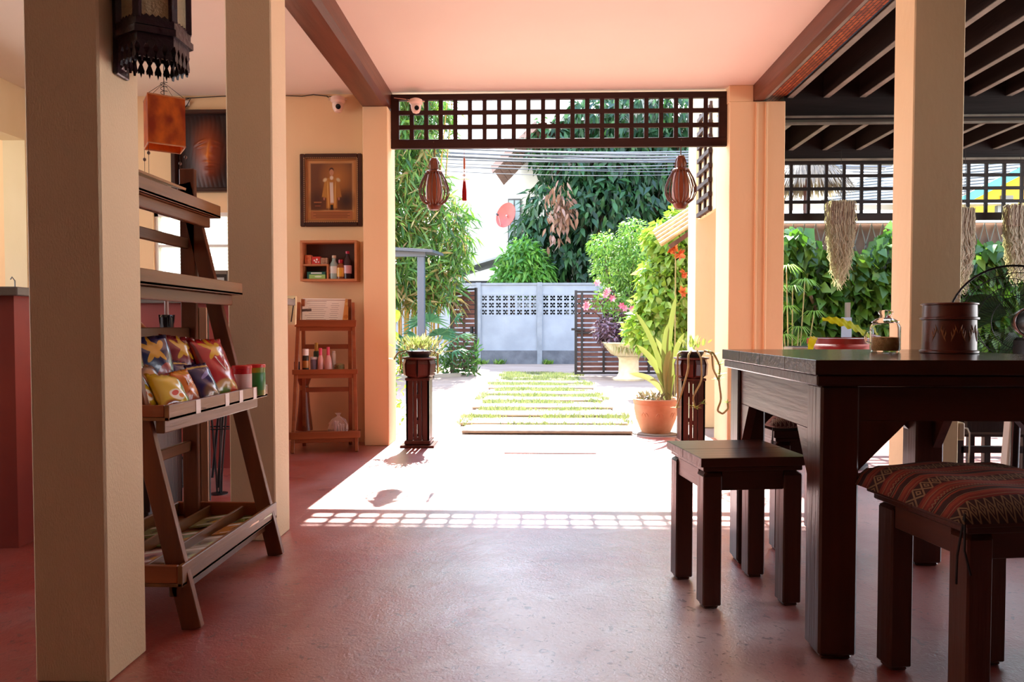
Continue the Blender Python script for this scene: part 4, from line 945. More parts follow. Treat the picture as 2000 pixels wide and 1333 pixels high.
for R_ in range(4):
    Rz = Matrix.Rotation(R_ * pi / 2, 3, 'Z')
    for z in (0, lh): MB().box(-S_, S_, -S_ - .003, -S_ + .001, z - .003, z + .003, Rz).build('edge_rib', M_ORW, t)
    MB().tube([Rz @ Vector((-S_, -S_, lh)), Vector((0, 0, lh + .085))], .0012, 4).build('hanging_string', M_CABLE, t)
    MB().tube([Rz @ Vector((-S_, -S_, 0)), Rz @ Vector((-S_, -S_, -.07)), Rz @ Vector((-S_, -S_, -.20))], .0012, 4).build('bead_string', M_CABLE, t)
    MB().lathe([(.001, -.010), (.007, -.004), (.007, .004), (.001, .010)], 8, Rz @ Vector((-S_, -S_, -.05))).build('bead', P_('4a2c1a'), t)
MB().tube([(.016 * cos(k * .9), .016 * sin(k * .9), lh + .005 + k * .0030) for k in range(30)], .0015, 5).build('spring', M_CABLE, t)
MB().tube([(0, 0, lh), (0, 0, ZC - t.location.z - .001)], .002, 5).build('cord', M_CABLE, t)

# ============================================================ red counters, umbrella, chair, stand, cabinet
t = thing('bar_counter', 'red plastered counter with grey stone top along the rear of the left room', 'counter', (-2.6, 4.4, 0))
MB().box(-1.1, .92, 0, .45, 0, 1.03).build('body', M_REDW, t)
MB().box(-1.14, .96, -.04, .49, 1.03, 1.075).build('slab_top', M_SLAB, t, bev=.004)
c1_ = gr(60, 1090); c0_ = gr(-200, 1116)
t = thing('bar_counter', 'dark red plastered counter with grey slab at the left edge', 'counter', (-2.75, 2.70, 0), radians(6))
MB().box(-1.0, .70, 0, .4, 0, 1.005).build('body', M_REDW, t)
MB().box(-1.0, .73, -.03, .43, 1.005, 1.04).build('slab_top', M_SLAB, t, bev=.004)
t = thing('wire_hook', 'small bent wire standing on the grey slab of the left counter', 'hook', (aY(8, 560, 2.8).x, 2.86, 1.0405))
MB().tube([(0, 0, 0), (0, 0, .03), (-.012, 0, .045), (-.018, 0, .035)], .0025, 6).build('wire', P_('a0a0a0', .3), t)
# framed photo on the counter
t = thing('photo_frame', 'small grey photo frame standing on the rear counter', 'picture', (aY(412, 540, 4.5).x, 4.55, 1.0755))
frame4(MB(), -.11, .11, 0, .17, .025, -.01, .01).build('frame', mat('grey_frame', '8a7a6a', .4), t, bev=.002)
frame4(MB(), -.085, .085, .025, .145, .02, -.006, .004).build('mount', P_('3a302c'), t); MB().box(-.065, .065, -.003, 0, .045, .125).build('photo', P_('d8d4cc'), t)

# black folded umbrella standing in front of the counter
ux, uy = aY(326, 640, 3.9).x, 3.9
t = thing('umbrella', 'folded dark blue umbrella with grey shaft hanging before the red counter', 'umbrella', (ux, uy, .35))
MB().tube([(0, 0, .0), (0, 0, .80)], .012, 10).build('shaft', P_('8a6a60', .35), t, smooth=True)
MB().lathe([(.012, .26), (.085, .30), (.08, .36), (.05, .43), (.028, .48), (.024, .50)], 14).build('canopy', mat('umbrella_cloth', '1a2438', .25, '10131c', scale=20, bump=.5, bscale=30), t)
MB().lathe([(.028, .50), (.036, .51), (.036, .585), (.028, .60)], 12).build('ferrule', M_BLACKP, t)
for k in range(8): a_ = k * pi / 4; MB().tube([(.024 * cos(a_), .024 * sin(a_), .50), (.036 * cos(a_), .036 * sin(a_), .56), (.040 * cos(a_), .040 * sin(a_), .60)], .004, 5).build('rib_tip', M_BLACKP, t)
MB().lathe([(.001, 0), (.005, 0), (.012, .26)], 10).build('tip', M_BLACKP, t)
MB().box(-.1, .1, -.1, .1, -.35, -.33).build('stand_foot', M_BLACK, t); MB().tube([(.09, .09, -.33), (.09, .09, .2), (.0, .02, .2)], .006, 6).build('stand_rod', M_BLACK, t); MB().lathe([(.09, -.33), (.09, -.2), (.085, -.2), (.085, -.33)], 16, closed=False).build('stand_ring', M_BLACK, t)

# bentwood chair back and cane seat (mostly behind the near pillar)
ch = aY(262, 640, 3.3)
t = thing('bentwood_chair', 'chair with curved brown bentwood arm peeping behind the front pillar', 'chair', (aY(262, 640, 3.74).x - .13, 3.72, 0), radians(10))
M_BENT = wood('bent_wood', 'a8683a', '84481f', .3, 'z')
for s in (-1, 1):
    MB().tube([(.10, s * .2, .0), (.12, s * .2, .45), (.16, s * .2, .70), (.13, s * .19, .86), (.04, s * .17, .96), (-.05, s * .14, .98)], .014, 10).build('arm', M_BENT, t, smooth=True)
    MB().tube([(-.2, s * .18, 0), (-.2, s * .18, .45)], .013, 8).build('leg', M_BENT, t, smooth=True)
MB().box(-.22, .14, -.21, .21, .43, .46).build('seat', M_SHELFX, t, bev=.01)
MB().tube([(-.05, -.14, .98), (-.06, 0, .985), (-.05, .14, .98)], .013, 8).build('top_rail', M_BENT, t, smooth=True)
for z in (.15, .3): MB().tube([(.105, -.2, z), (.105, .2, z)], .009, 6).build('stretcher', M_BENT, t)

# round back rest standing by the far leg: cane chair, seen as an oval loop
cc = aY(422, 640, 3.75)
t = thing('loop_back_chair', 'black framed chair with orange oval back seen behind the display shelf', 'chair', (aY(424, 640, 4.0).x, 4.0, 0), radians(-150))
lp = [(0, .09 * cos(a_), .80 + .12 * sin(a_)) for a_ in [2 * pi * k / 20 for k in range(21)]]
MB().tube(lp, .006, 6).build('back_loop', M_BLACK, t, smooth=True)
MB().add([(0, .082 * cos(2 * pi * k / 20), .80 + .11 * sin(2 * pi * k / 20)) for k in range(20)] + [(.006, .082 * cos(2 * pi * k / 20), .80 + .11 * sin(2 * pi * k / 20)) for k in range(20)], [tuple(range(20)), tuple(range(20, 40))] + [(k, (k + 1) % 20, 20 + (k + 1) % 20, 20 + k) for k in range(20)]).build('back_panel', P_('c86a34'), t)
for s in (-1, 1): MB().tube([(0, s * .03, .68), (-.02, s * .1, .45), (.02, s * .15, 0)], .008, 6).build('rear_leg', M_BLACK, t); MB().tube([(-.30, s * .15, 0), (-.28, s * .15, .44)], .008, 6).build('front_leg', M_BLACK, t)
MB().box(-.31, 0, -.17, .17, .44, .465).build('seat', M_BLACK, t, bev=.008)

# black wire stand
ws = aY(424, 960, 3.96)
t = thing('wire_stand', 'slim black wire stand of bundled rods on a round foot by the counter', 'stand', (aY(424, 640, 3.72).x, 3.72, 0))
MB().lathe([(.045, 0), (.045, .004), (.02, .008)], 16).build('foot', M_BLACK, t)
for k in range(5):
    a_ = k * 2 * pi / 5 + .4; MB().tube([(.012 * cos(a_), .012 * sin(a_), .006), (.015 * cos(a_), .015 * sin(a_), .1), (.05 * cos(a_), .05 * sin(a_), .55), (.06 * cos(a_), .06 * sin(a_), .72)], .005, 6).build('rod', M_BLACK, t)
for z in (.42, .35): MB().tube([(.055 * cos(k * pi / 8) * (1 if z > .4 else 1.6), .055 * sin(k * pi / 8), z) for k in range(17)], .004, 6).build('ring', M_BLACK, t)
t = thing('purple_umbrella', 'small violet folded umbrella in the black wire stand', 'umbrella', (aY(424, 640, 3.72).x - .10, 3.72, .42))
MB().tube([(0, 0, 0), (.02, 0, .10), (.06, 0, .32)], [.008, .022, .006], 10).build('canopy', P_('6a58b0', .4), t, smooth=True); MB().tube([(.06, 0, .32), (.068, 0, .37)], .005, 6).build('handle', M_BLACKP, t)

# dark wooden cabinet behind the shelf, and grooved pale post
cb0 = aY(366, 900, 3.47)
t = thing('low_cabinet', 'dark wooden cabinet with a mid rail standing behind the display shelf', 'cabinet', (cb0.x - .165, 3.15, 0))
Md = wood('black_brown_wood', '2a1410', '1c0c0a', .35, 'z')
MB().box(-.20, .14, 0, .32, .0, .66).build('carcass', Md, t, bev=.004)
MB().box(-.22, .16, -.02, .34, .66, .69).build('top_board', Md, t, bev=.004)
for x in (-.185, .0): MB().box(x, x + .155, -.012, 0, .05, .36).build('door', Md, t, bev=.003)
MB().box(-.2, .14, -.014, 0, .375, .40).build('mid_rail', M_SHELFX, t, bev=.002)
for x in (-.185, .0): MB().box(x, x + .155, -.012, 0, .415, .64).build('drawer_front', Md, t, bev=.003)
ap = aY(386, 880, 3.55)
t = thing('grooved_board', 'pale brown upright board with three dark grooves behind the display shelf', 'board', (ap.x, 3.55, 0))
Mg = wood('pale_post', 'a0785a', '8a6248', .5, 'z')
for k, (x0, x1) in enumerate([(-.048, -.035), (-.029, -.014), (-.008, .010), (.016, .052)]): MB().box(x0, x1, 0, .02, 0, .98).build('strip', Mg, t, bev=.001)
MB().box(-.048, .052, .012, .03, 0, .98).build('backing', P_('2a1410'), t)

# ============================================================ hanging wooden lanterns and charms in the doorway
def hang_lantern(px, label, ztop_px=308, zbot_px=412):
    p0 = aY(px, zbot_px, 5.42); p1 = aY(px, ztop_px, 5.42); h = p1.z - p0.z
    t = thing('hanging_lantern', label, 'lantern', (p0.x, 5.42, p0.z), 0, 'turned wooden lanterns hanging in the doorway')
    mw = mat('lantern_wood', '7a3e22', .3, '4e2414', scale=14, stretch=(1, 1, .3)); s = h / .40
    L = lambda pr: [(r * s, z * s) for r, z in pr]
    MB().lathe(L([(.001, 0), (.035, .006), (.048, .022), (.056, .040), (.056, .052)]), 24).build('base_bowl', mw, t, smooth=True)
    MB().lathe(L([(.060, .0525), (.064, .14), (.058, .22), (.046, .275)]), 24).build('inner_core', mat('lantern_core', '8a4422', .35), t, smooth=True)
    MB().lathe(L([(.048, .276), (.062, .280), (.064, .292), (.052, .300), (.040, .303)]), 24).build('collar', mw, t, smooth=True)
    MB().lathe(L([(.024, .304), (.034, .308), (.034, .352), (.030, .372), (.034, .376), (.026, .392), (.001, .400)]), 20).build('cap', mw, t, smooth=True)
    me = None
    for k in range(20):
        if me is None:
            pts = [(.054 * s, 0, .045 * s), (.092 * s, 0, .075 * s), (.112 * s, 0, .12 * s), (.112 * s, 0, .165 * s), (.092 * s, 0, .225 * s), (.060 * s, 0, .283 * s)]
            o = MB().tube(pts, .0042, 5).build('rib', mat('lantern_rib', '5a3424', .4), t); me = o.data
        else: o = link('rib', me, t)
        o.rotation_euler = (0, 0, k * 2 * pi / 20)
    for k in range(8):
        a_ = k * pi / 4; MB().tube([(.040 * s * cos(a_), .040 * s * sin(a_), .30 * s), (.044 * s * cos(a_), .044 * s * sin(a_), .33 * s), (.032 * s * cos(a_), .032 * s * sin(a_), .372 * s)], .003, 5).build('cap_rib', mw, t)
    MB().tube([(0, -.0, .398 * s), (0, -.0, 2.226 + .03 - p0.z), (0, -.022, 2.226 + .05 - p0.z)], .004, 6).build('rope', P_('5a3a28', .8), t)
hang_lantern(848, 'turned wooden ribbed lantern hanging at the left end of the doorway lattice')
hang_lantern(1329, 'turned wooden ribbed lantern hanging at the right end of the doorway lattice', 303, 410)
c0 = aY(907, 392, 5.42); c1 = aY(907, 292, 5.42); hh = c1.z - c0.z
t = thing('tassel_charm', 'small charm with clear beads and a red tassel hanging from the lattice', 'charm', (c0.x, 5.42, c0.z))
RedT = leafmat('red_thread', ['e82018', 'd01c14'], .5)
for k in range(12):
    a_ = k * pi / 6; MB().tube([(.006 * cos(a_), .006 * sin(a_), .145), (.013 * cos(a_), .013 * sin(a_), .07), (.014 * cos(a_), .014 * sin(a_), .0)], .0045, 4).build('tassel_thread', RedT, t)
MB().lathe([(.009, .14), (.012, .15), (.005, .165)], 12).build('tassel_head', P_('f0d8d0'), t)
for z, r in ((.185, .018), (.215, .010), (.23, .007)): MB().lathe([(r * cos(q), z + r * sin(q)) for q in np.linspace(-1.5, 1.5, 7)], 12).build('bead', mat('bead_glass', 'f4f0ea', .05, trans=.6), t, smooth=True)
MB().lathe([(.004, .235), (.008, .24), (.009, .31), (.005, .32)], 8).build('bamboo_tube', P_('b0582c'), t)
MB().tube([(0, 0, .14), (0, 0, hh)], .0015, 5).build('string', P_('b04028'), t)

# ============================================================ pedestals with hanging succulents
def pedestal(cx, cy, h, label, holes=True):
    t = thing('plant_pedestal', label, 'pedestal', (cx, cy, 0), 0)
    m = wood('pedestal_wood', '54281c', '341610', .3, 'z'); w_ = .085
    MB().box(-.125, .125, -.125, .125, 0, .018).build('base_plate', m, t, bev=.003)
    MB().box(-w_ - .012, w_ + .012, -w_ - .012, w_ + .012, .019, .05).build('foot_moulding', m, t, bev=.006)
    for k in range(4):
        Rz = Matrix.Rotation(k * pi / 2, 3, 'Z')
        for a_, b_ in ((-w_, -.034), (-.028, -.005), (.005, .028), (.034, w_)): MB().box(a_, b_, -w_, -w_ + .014, .051, h - .17, Rz).build('slat', m, t, bev=.001)
        for z0, z1 in ((.051, .075), (.17, .20), (.36, .39), (h - .19, h - .17)): MB().box(-.03, .03, -w_ + .002, -w_ + .012, z0, z1, Rz).build('cross_block', m, t)
    MB().box(-w_ - .006, w_ + .006, -w_ - .006, w_ + .006, h - .169, h - .150).build('upper_moulding', m, t, bev=.004)
    # flared slatted head
    for k in range(8):
        a_ = k * pi / 4 + pi / 8; Rz = Matrix.Rotation(a_, 3, 'Z')
        MB().prism([(.085, h - .150), (.112, h - .13), (.118, h - .05), (.105, h - .012), (.092, h - .012), (.095, h - .12)], -.036, .036, 'y', Rz).build('head_slat', m, t)
    MB().lathe([(.128, h - .012), (.132, h - .006), (.128, h), (.095, h), (.095, h - .012)], 24, closed=False).build('rim', m, t, smooth=True)
    return t, h
pA, hA = pedestal(-.853, 5.30, .66, 'slatted dark wooden plant pedestal at the left side of the doorway')
def pot_plant_head(cx, cy, z, label, n=120, r=.16, mats=('7c9440', 'c8cc98', '98a860', 'e4e0b8'), key='succ'):
    t = thing('potted_succulent', label, 'plant', (cx, cy, z), 0)
    MB().lathe([(.07, 0), (.09, .03), (.095, .045), (.088, .045), (.07, .035)], 20).build('pot', P_('2a201c', .5), t, smooth=True)
    P = np.stack([RNG.normal(0, r * .38, n), RNG.normal(0, r * .38, n), .04 + .03 * RNG.random(n)], 1)
    D = np.stack([P[:, 0] * 5, P[:, 1] * 5, .6 + .6 * RNG.random(n)], 1) + unit(n) * .35; N = unit(n) + np.array([0, 0, 1.])
    L = .03 + .035 * RNG.random(n); P[:, 2] += .06 * RNG.random(n)
    foliage(P, D, N, L, L * .32, leafmat(key, mats, .3, .35), t, .15, nparts=n)
    return t
MS = mat('succulent_stem', '9a8a50', .6, '7c6a3c', scale=20)
s1 = pot_plant_head(-.853, 5.30, .6605, 'variegated pale green succulent in a dark pot on the left pedestal', 260)
for pts in ([(-.09, -.02, .04), (-.125, -.05, .02), (-.13, -.06, -.09)], [(.09, -.05, .05), (.15, -.08, .03), (.15, -.09, -.11)], [(-.1, .02, .05), (-.16, .0, .03), (-.19, .0, -.02)]):
    MB().tube(pts, .006, 6).build('stem', MS, s1, smooth=True)
def rosette(parent, p, r, n, key, cols, el=.5):
    D = unit(n); D[:, 2] = np.abs(D[:, 2]) * el; P = np.tile(np.array(p, float), (n, 1)); N = np.tile([0, 0, 1.], (n, 1)) + unit(n) * .3
    foliage(P, D, N, np.full(n, r) * (.7 + .5 * RNG.random(n)), np.full(n, r * .22), leafmat(key, cols, .3), parent, .15, nparts=n)
for p in ((.15, -.09, -.11), (.16, -.03, .02), (-.13, -.06, -.09), (-.19, 0, -.02)): rosette(s1, p, .05, 10, 'succ', None)
zB = 5.32; bx = aY(1350, 700, zB).x
pB, hB = pedestal(bx, zB, .66, 'slatted dark wooden plant pedestal at the right side of the doorway')
s2 = pot_plant_head(bx, zB, .6605, 'trailing succulent with long bare looping stems on the right pedestal', 50, .13, key='succ2', mats=('7c9440', 'c8d080', '94a850', 'e4e0a8'))
loops = [[(-.02, -.09, .05), (-.05, -.13, .02), (-.05, -.14, -.08), (-.10, -.14, -.26), (-.13, -.13, -.36)], [(.02, -.10, .05), (.04, -.15, .0), (.045, -.15, -.16), (-.02, -.15, -.28), (.0, -.14, -.36)],
         [(.09, -.04, .05), (.14, -.08, .04), (.19, -.09, -.06), (.18, -.09, -.16), (.20, -.09, -.30), (.17, -.09, -.385), (.21, -.09, -.41), (.25, -.09, -.37), (.245, -.09, -.33)], [(.08, -.06, .05), (.13, -.09, .03), (.135, -.1, -.08), (.18, -.1, -.17)],
         [(-.08, -.04, .04), (-.12, -.10, .03), (-.125, -.12, -.15), (-.12, -.12, -.32)]]
for pts in loops:
    # smooth the loop
    q = []
    for i in range(len(pts) - 1):
        for k in range(4): q.append(Vector(pts[i]).lerp(Vector(pts[i + 1]), k / 4))
    q.append(Vector(pts[-1])); q = [q[0]] + [(q[i - 1] + q[i] * 2 + q[i + 1]) / 4 for i in range(1, len(q) - 1)] + [q[-1]]
    MB().tube(q, .0075, 6).build('stem', MS, s2, smooth=True)
for p, r, n in (((.17, -.09, -.16), .055, 14), ((.24, -.09, -.33), .05, 12), ((.0, -.14, -.36), .06, 16), ((.14, -.06, .02), .06, 16), ((.19, -.09, -.05), .05, 12), ((-.13, -.13, -.36), .04, 8), ((.05, -.14, -.33), .05, 10), ((.19, -.09, -.12), .05, 10)):
    rosette(s2, p, r, n, 'succ2', None)

# ============================================================ big terracotta pot with sword leaves
pt = gr(1287, 850); t = thing('terracotta_pot', 'big round terracotta pot with relief scrolls, sprouting upright yellow-green sword leaves', 'plant', (pt.x, pt.y + .15, -.004))
R0 = .185
MB().lathe([(.115, .0), (.125, .02), (.165, .12), (.183, .21), (.180, .245), (.186, .250), (.190, .262), (.190, .285), (.183, .292), (.166, .290), (.166, .25), (.15, .24)], 36).build('pot', M_TERRA, t, smooth=True)
MB().lathe([(.001, .255), (.165, .255)], 24, closed=False).build('soil', M_SOIL, t)
MB().lathe([(.21, -.0), (.215, .006), (.2, .008), (.12, .006)], 28).build('saucer', mat('saucer', '8a7a68', .7), t, smooth=True)
for a0 in (-2.3, -1.55, -.8):
    b = MB()
    for s in (-1, 1):
        pts = []
        for k in range(12):
            q = k / 11; th = s * q * 4.2; rr = .045 * (1 - .6 * q); a_ = a0 + s * (.14 + rr * 3 * cos(th) / 1.0 - .09); z = .145 + rr * sin(th) * s
            rad = .115 + (.183 - .115) * min(1, z / .21) + .004; pts.append((rad * cos(a_), rad * sin(a_), z))
        b.tube(pts, [.004] + [.005] * 10 + [.003], 5)
    b.build('relief_scroll', M_TERRA, t, smooth=True)
SW = leafmat('sword_leaf', ['98a858', 'b0b478', '8a9c50', 'c0c090'], .28)
def ribbon(pts, wd, m, parent, name='leaf', fold=.2):
    V = []; Fc = []
    n = len(pts); 
    for i, (p, w_) in enumerate(zip(pts, wd)):
        p = Vector(p); d = (Vector(pts[min(i + 1, n - 1)]) - Vector(pts[max(0, i - 1)])).normalized(); s = d.cross(Vector((0, -1, .2))).normalized(); up = s.cross(d)
        V += [p - s * w_ + up * w_ * fold, p, p + s * w_ + up * w_ * fold]
    for i in range(n - 1):
        a_ = i * 3; Fc += [(a_, a_ + 1, a_ + 4, a_ + 3), (a_ + 1, a_ + 2, a_ + 5, a_ + 4)]
    return link(name, mesh_np(name, np.array([tuple(v) for v in V]), np.array(Fc), m, np.zeros(len(V))), parent)
bs = Vector((.10, -.02, .26))
for (tx_, ty_, tz, w_) in [(-.31, -.05, .50, .022), (-.24, .05, .74, .024), (-.26, 0, 1.02, .020), (-.08, .05, .80, .020), (.02, .02, .92, .026), (.10, .08, 1.16, .022), (.03, -.05, .70, .022), (-.14, .1, .60, .022), (.14, -.06, .84, .022), (.18, .04, .66, .02)]:
    e = Vector((tx_ + .08, ty_, tz)); pts = []
    for k in range(9):
        q = k / 8; p = bs.lerp(e, q); p.z += .06 * sin(pi * q); p.x += .03 * sin(pi * q) * (1 if tx_ < 0 else -1); pts.append(p)
    ribbon(pts, [w_ * (.55 + .6 * sin(pi * (.15 + .8 * k / 8))) * (1 if k < 8 else .05) for k in range(9)], SW, t)
n = 160; P = np.stack([RNG.normal(-.04, .07, n), RNG.normal(0, .06, n), .26 + .05 * RNG.random(n)], 1); D = unit(n) * .8 + np.array([0, 0, .8])
foliage(P, D, unit(n) + [0, 0, 1], .05 + .04 * RNG.random(n), np.full(n, .012), leafmat('dry_herb', ['8a7c68', 'b09a88', '74704c', 'a08878'], .3), t, nparts=60)

# small plants left of the door outside
t = thing('round_leaf_plant', 'sprig with round yellow-green leaves peeking past the left column', 'plant', (aY(772, 760, 6.2).x - .05, 6.2, 0))
for z in (.82, .62, .42):
    pass
MB().tube([(0, 0, 0), (.03, 0, .4), (.0, 0, .95)], .008, 6).build('stem', MS, t)
RL = leafmat('round_leaf', ['88a83c', '74983a', 'a0b850'], .3)
for (x, z, r) in ((.06, .98, .055), (.05, .80, .045), (.0, .60, .04), (.02, .36, .05), (-.04, .9, .05), (-.03, .5, .04)):
    k = 12; V = [(x, 0, z)] + [(x + r * cos(2 * pi * i / k) * .8, -.02 + .03 * sin(i), z + r * sin(2 * pi * i / k)) for i in range(k)]
    link('leaf', mesh_np('leaf', np.array(V), np.array([(0, 1 + i, 1 + (i + 1) % k) for i in range(k)]), RL, np.zeros(k + 1)), t)
n = 60; P = np.stack([RNG.normal(.03, .05, n), RNG.normal(0, .05, n), RNG.uniform(.05, .55, n)], 1)
foliage(P, unit(n) + [0.3, 0, .3], unit(n) + [0, 0, 1], .05 + .03 * RNG.random(n), np.full(n, .028), RL, t, nparts=60)

# ============================================================ stone bowl planter with flowers
bp = gr(1225, 744); Yb = bp.y + .2; bw = aY(1281, 680, Yb).x - aY(1174, 680, Yb).x; zr = aY(1225, 668, Yb).z; R_ = bw / 2
t = thing('stone_bowl_planter', 'wide cream stone bowl on a round column, planted with pink flowers and purple leaves', 'planter', (aY(1228, 700, Yb).x, Yb, -.004))
sc_ = R_ / .45
MB().lathe([(.26, 0), (.27, .03), (.20, .06), (.17, .12), (.165, zr - .30), (.18, zr - .26), (.20, zr - .245)], 28).build('column', M_STONE, t, smooth=True)
MB().lathe([(.19, zr - .244), (.30, zr - .20), (R_ * .86, zr - .09), (R_ * .96, zr - .03), (R_, zr - .02), (R_, zr), (R_ * .93, zr), (R_ * .9, zr - .04)], 36).build('bowl', M_STONE, t, smooth=True)
MB().lathe([(.001, zr - .03), (R_ * .91, zr - .03)], 28, closed=False).build('soil', M_SOIL, t)
PU = leafmat('purple_leaf', ['5a3848', '8a6478', '3e2430', 'a88898'], .25)
P, D, N, L = crown([(-.24, 0, zr + .18, .34, .26, .30), (.04, -.05, zr + .12, .26, .2, .2)], 1600, .095)
foliage(P, D, N, L, L * .35, PU, t, .1, nparts=100)
GB = leafmat('shrub_leaf', ['6a9a3c', '8cb84c', '4c7c30', 'b0cc68'], .45)
MB_ = MB(); branches(MB_, (.05, 0, zr - .03), [(-.55, 0, zr + .75), (-.3, .1, zr + .9), (.1, 0, zr + .8), (.25, .1, zr + .55), (-.1, -.1, zr + .5), (-.7, 0, zr + .6)], .03, .006).build('branch', M_DARK, t)
P, D, N, L = crown([(-.35, 0, zr + .72, .28, .2, .2), (-.12, 0, zr + .5, .3, .2, .2), (.2, 0, zr + .45, .25, .2, .22)], 700, .09, down=0)
foliage(P, D, N, L, L * .35, GB, t, .15, nparts=80)
PK = leafmat('pink_petal', ['e86a8c', 'f4a0b0', 'd84c78', 'f8c4c8'], .4)
fl_pts = [(-.72, .62), (-.74, .58), (-.55, .98), (-.42, .78), (-.30, .72), (-.15, .60), (-.10, .56), (.28, .52), (.33, .50), (.22, .36), (-.38, .85), (.02, .55), (.38, .55)]
for x, z in fl_pts:
    n = 6; a_ = np.arange(n) * 2 * pi / n; D = np.stack([np.cos(a_), np.full(n, -.35), np.sin(a_)], 1); P = np.tile([x, -.22, zr + z], (n, 1))
    f = foliage(P, D, np.tile([0, -1., 0], (n, 1)), np.full(n, .07), np.full(n, .05), PK, t, 0, name='flower'); del f['kind']
n = 120; P = np.stack([RNG.normal(-.02, .12, n), -R_ * .8 + .05 * RNG.random(n), zr - .02 - .0 * RNG.random(n)], 1)
foliage(P, unit(n) * .5 + [0, -.3, -1.], unit(n) + [0, -1, 0], .10 + .12 * RNG.random(n), np.full(n, .02), leafmat('dry_vine', ['b8a470', '9a9a50', 'd0c090'], .3), t, nparts=50)
# topiary tree behind the bowl
def tree(name, label, cat, base, clumps, n, L, key, cols, ratio=.4, nparts=60, trunk=.05, droop=.25, down=.3, group=None, shell=.45, tips=None, out=.5):
    t = thing(name, label, cat, base, 0, group)
    tp = tips or [(c[0], c[1], c[2]) for c in clumps]
    b = branches(MB(), (0, 0, 0), tp, trunk, trunk * .3, .04); b.build('trunk', mat('bark', '6a5646', .9, '4a3a2e', scale=12, bump=.5), t)
    P, D, N, Ls = crown(clumps, n, L, down=down, shell=shell, out=out)
    foliage(P, D, N, Ls, Ls * ratio, leafmat(key, cols, .45), t, droop, nparts=nparts); return t
b0 = aY(1222, 700, 13.0); zt_ = aY(1222, 445, 13.0).z
tree('small_leaf_tree', 'airy small-leaved tree rising behind the stone bowl planter', 'tree', (b0.x, 12.95, 0), [(-.15, 0, 1.95, .50, .4, .42), (.15, 0, 2.15, .45, .4, .45), (-.4, 0, 2.35, .3, .3, .25), (.05, 0, 1.55, .3, .3, .25), (.1, 0, 2.6, .25, .25, .25)], 5200, .075, 'airy_leaf', ['6a9c3c', '8cb84a', '4e8434', 'b8d070'], .38, 80)
b0 = aY(1300, 700, 9.2)
tree('flowering_shrub', 'tall bright shrub with yellow-green leaves and orange blossoms beside the right doorway column', 'shrub', (b0.x + .1, 9.3, 0), [(-.05, 0, 1.2, .42, .4, .35), (-.20, 0, .85, .42, .35, .30), (.1, 0, 1.65, .38, .35, .32), (.05, 0, 2.02, .40, .35, .28), (-.15, 0, 1.55, .28, .3, .25), (.2, 0, .7, .35, .3, .4), (.25, 0, 2.3, .3, .3, .25)], 5200, .12, 'bright_leaf', ['8cb83c', 'b4cc54', '6c9c34', 'd4dc80'], .6, 150)
OR_ = leafmat('orange_petal', ['e86a34', 'f0884c', 'd8502c'], .4)
fo = thing('orange_blossoms', 'cluster of orange trumpet blossoms on the bright shrub', 'flower', (b0.x, 8.85, 1.6))
for x, z in ((.0, .23), (.10, .17), (.13, -.28), (.16, -.05), (.04, .26)):
    n = 9; D = unit(n) * [1, .5, 1] + [0, -.5, -.1]; foliage(np.tile([x, 0, z], (n, 1)), D, unit(n), np.full(n, .085), np.full(n, .05), OR_, fo, .2, name='blossom', nparts=9, single='petal')
MB().tube([(0.05, 0, -1.6), (.05, 0, .2)], .008, 5).build('stem', MS, fo)

# old bracket roof edge of split bamboo at the right above the shrub
t = thing('bamboo_eave', 'slanting edge of a small bamboo-tiled roof beside the outdoor column', 'roof', (aY(1335, 470, 8.3).x, 8.3, 0))
e0 = aY(1290, 478, 8.3) - t.location; e1 = aY(1345, 442, 8.3) - t.location
for k in range(5): MB().tube([e0 + Vector((0, .12 * k, .05 * k)), e1 + Vector((.8, .12 * k, .52 + .05 * k))], .028, 8).build('bamboo_pole', mat('bamboo_pole', 'b89860', .5, '8a6c40', scale=10), t, smooth=True)
MB().beam(e1 + Vector((.75, .2, .3)), Vector((e1.x + .75, .2, 0)), .06, .06, (0, 1, 0)).build('post', M_DARK, t)
MB().beam(e0 + Vector((0.1, .0, -.03)), e1 + Vector((.8, .0, .47)), .03, .05).build('fascia', M_DARK, t)

# ============================================================ gates
M_GB = mat('gate_board', '6e463e', .6, '573630', scale=6); M_GF = mat('gate_frame', '2a2628', .5)
def gate(name, label, hinge, ang, wd, z1, nb, verts, gap=.3, cols=1):
    t = thing(name, label, 'gate', hinge, ang, 'wooden-slatted driveway gates')
    f = .045
    for x in (0, wd - f): MB().box(x, x + f, -.02, .02, .04, z1).build('frame_upright', M_GF, t)
    for z in (.05, z1 * .5, z1 - f): MB().box(f, wd - f, -.018, .018, z, z + f * .8).build('frame_rail', M_GF, t)
    for x in verts: MB().box(x - .018, x + .018, -.03, .01, .05, z1 - .02).build('frame_bar', M_GF, t)
    pitch = (z1 - .16) / nb; me = None
    for k in range(nb):
        z = .11 + k * pitch
        if me is None: o = MB().box(f, wd - f, .012, .028, 0, pitch * (1 - gap)).build('board', M_GB, t, (0, 0, z)); me = o.data
        else: link('board', me, t, (0, 0, z))
    return t
gA = gr(932, 732); gA2 = gr(889, 733)
gz = aY(930, 563, gA.y).z
ang = math.atan2(gA2.y - gA.y + .35, gA2.x - gA.x)
g1 = gate('driveway_gate', 'left leaf of the driveway gate, swung open beside the bamboo, seen narrow', (gA.x, gA.y, -.004), ang, .56, gz + .01, 17, [.29], .22)
MB().box(.06, .10, .03, .09, gz * .47, gz * .56).build('latch', M_BLACK, g1)
gB = gr(1122, 736); gBz = aY(1124, 567, gB.y).z
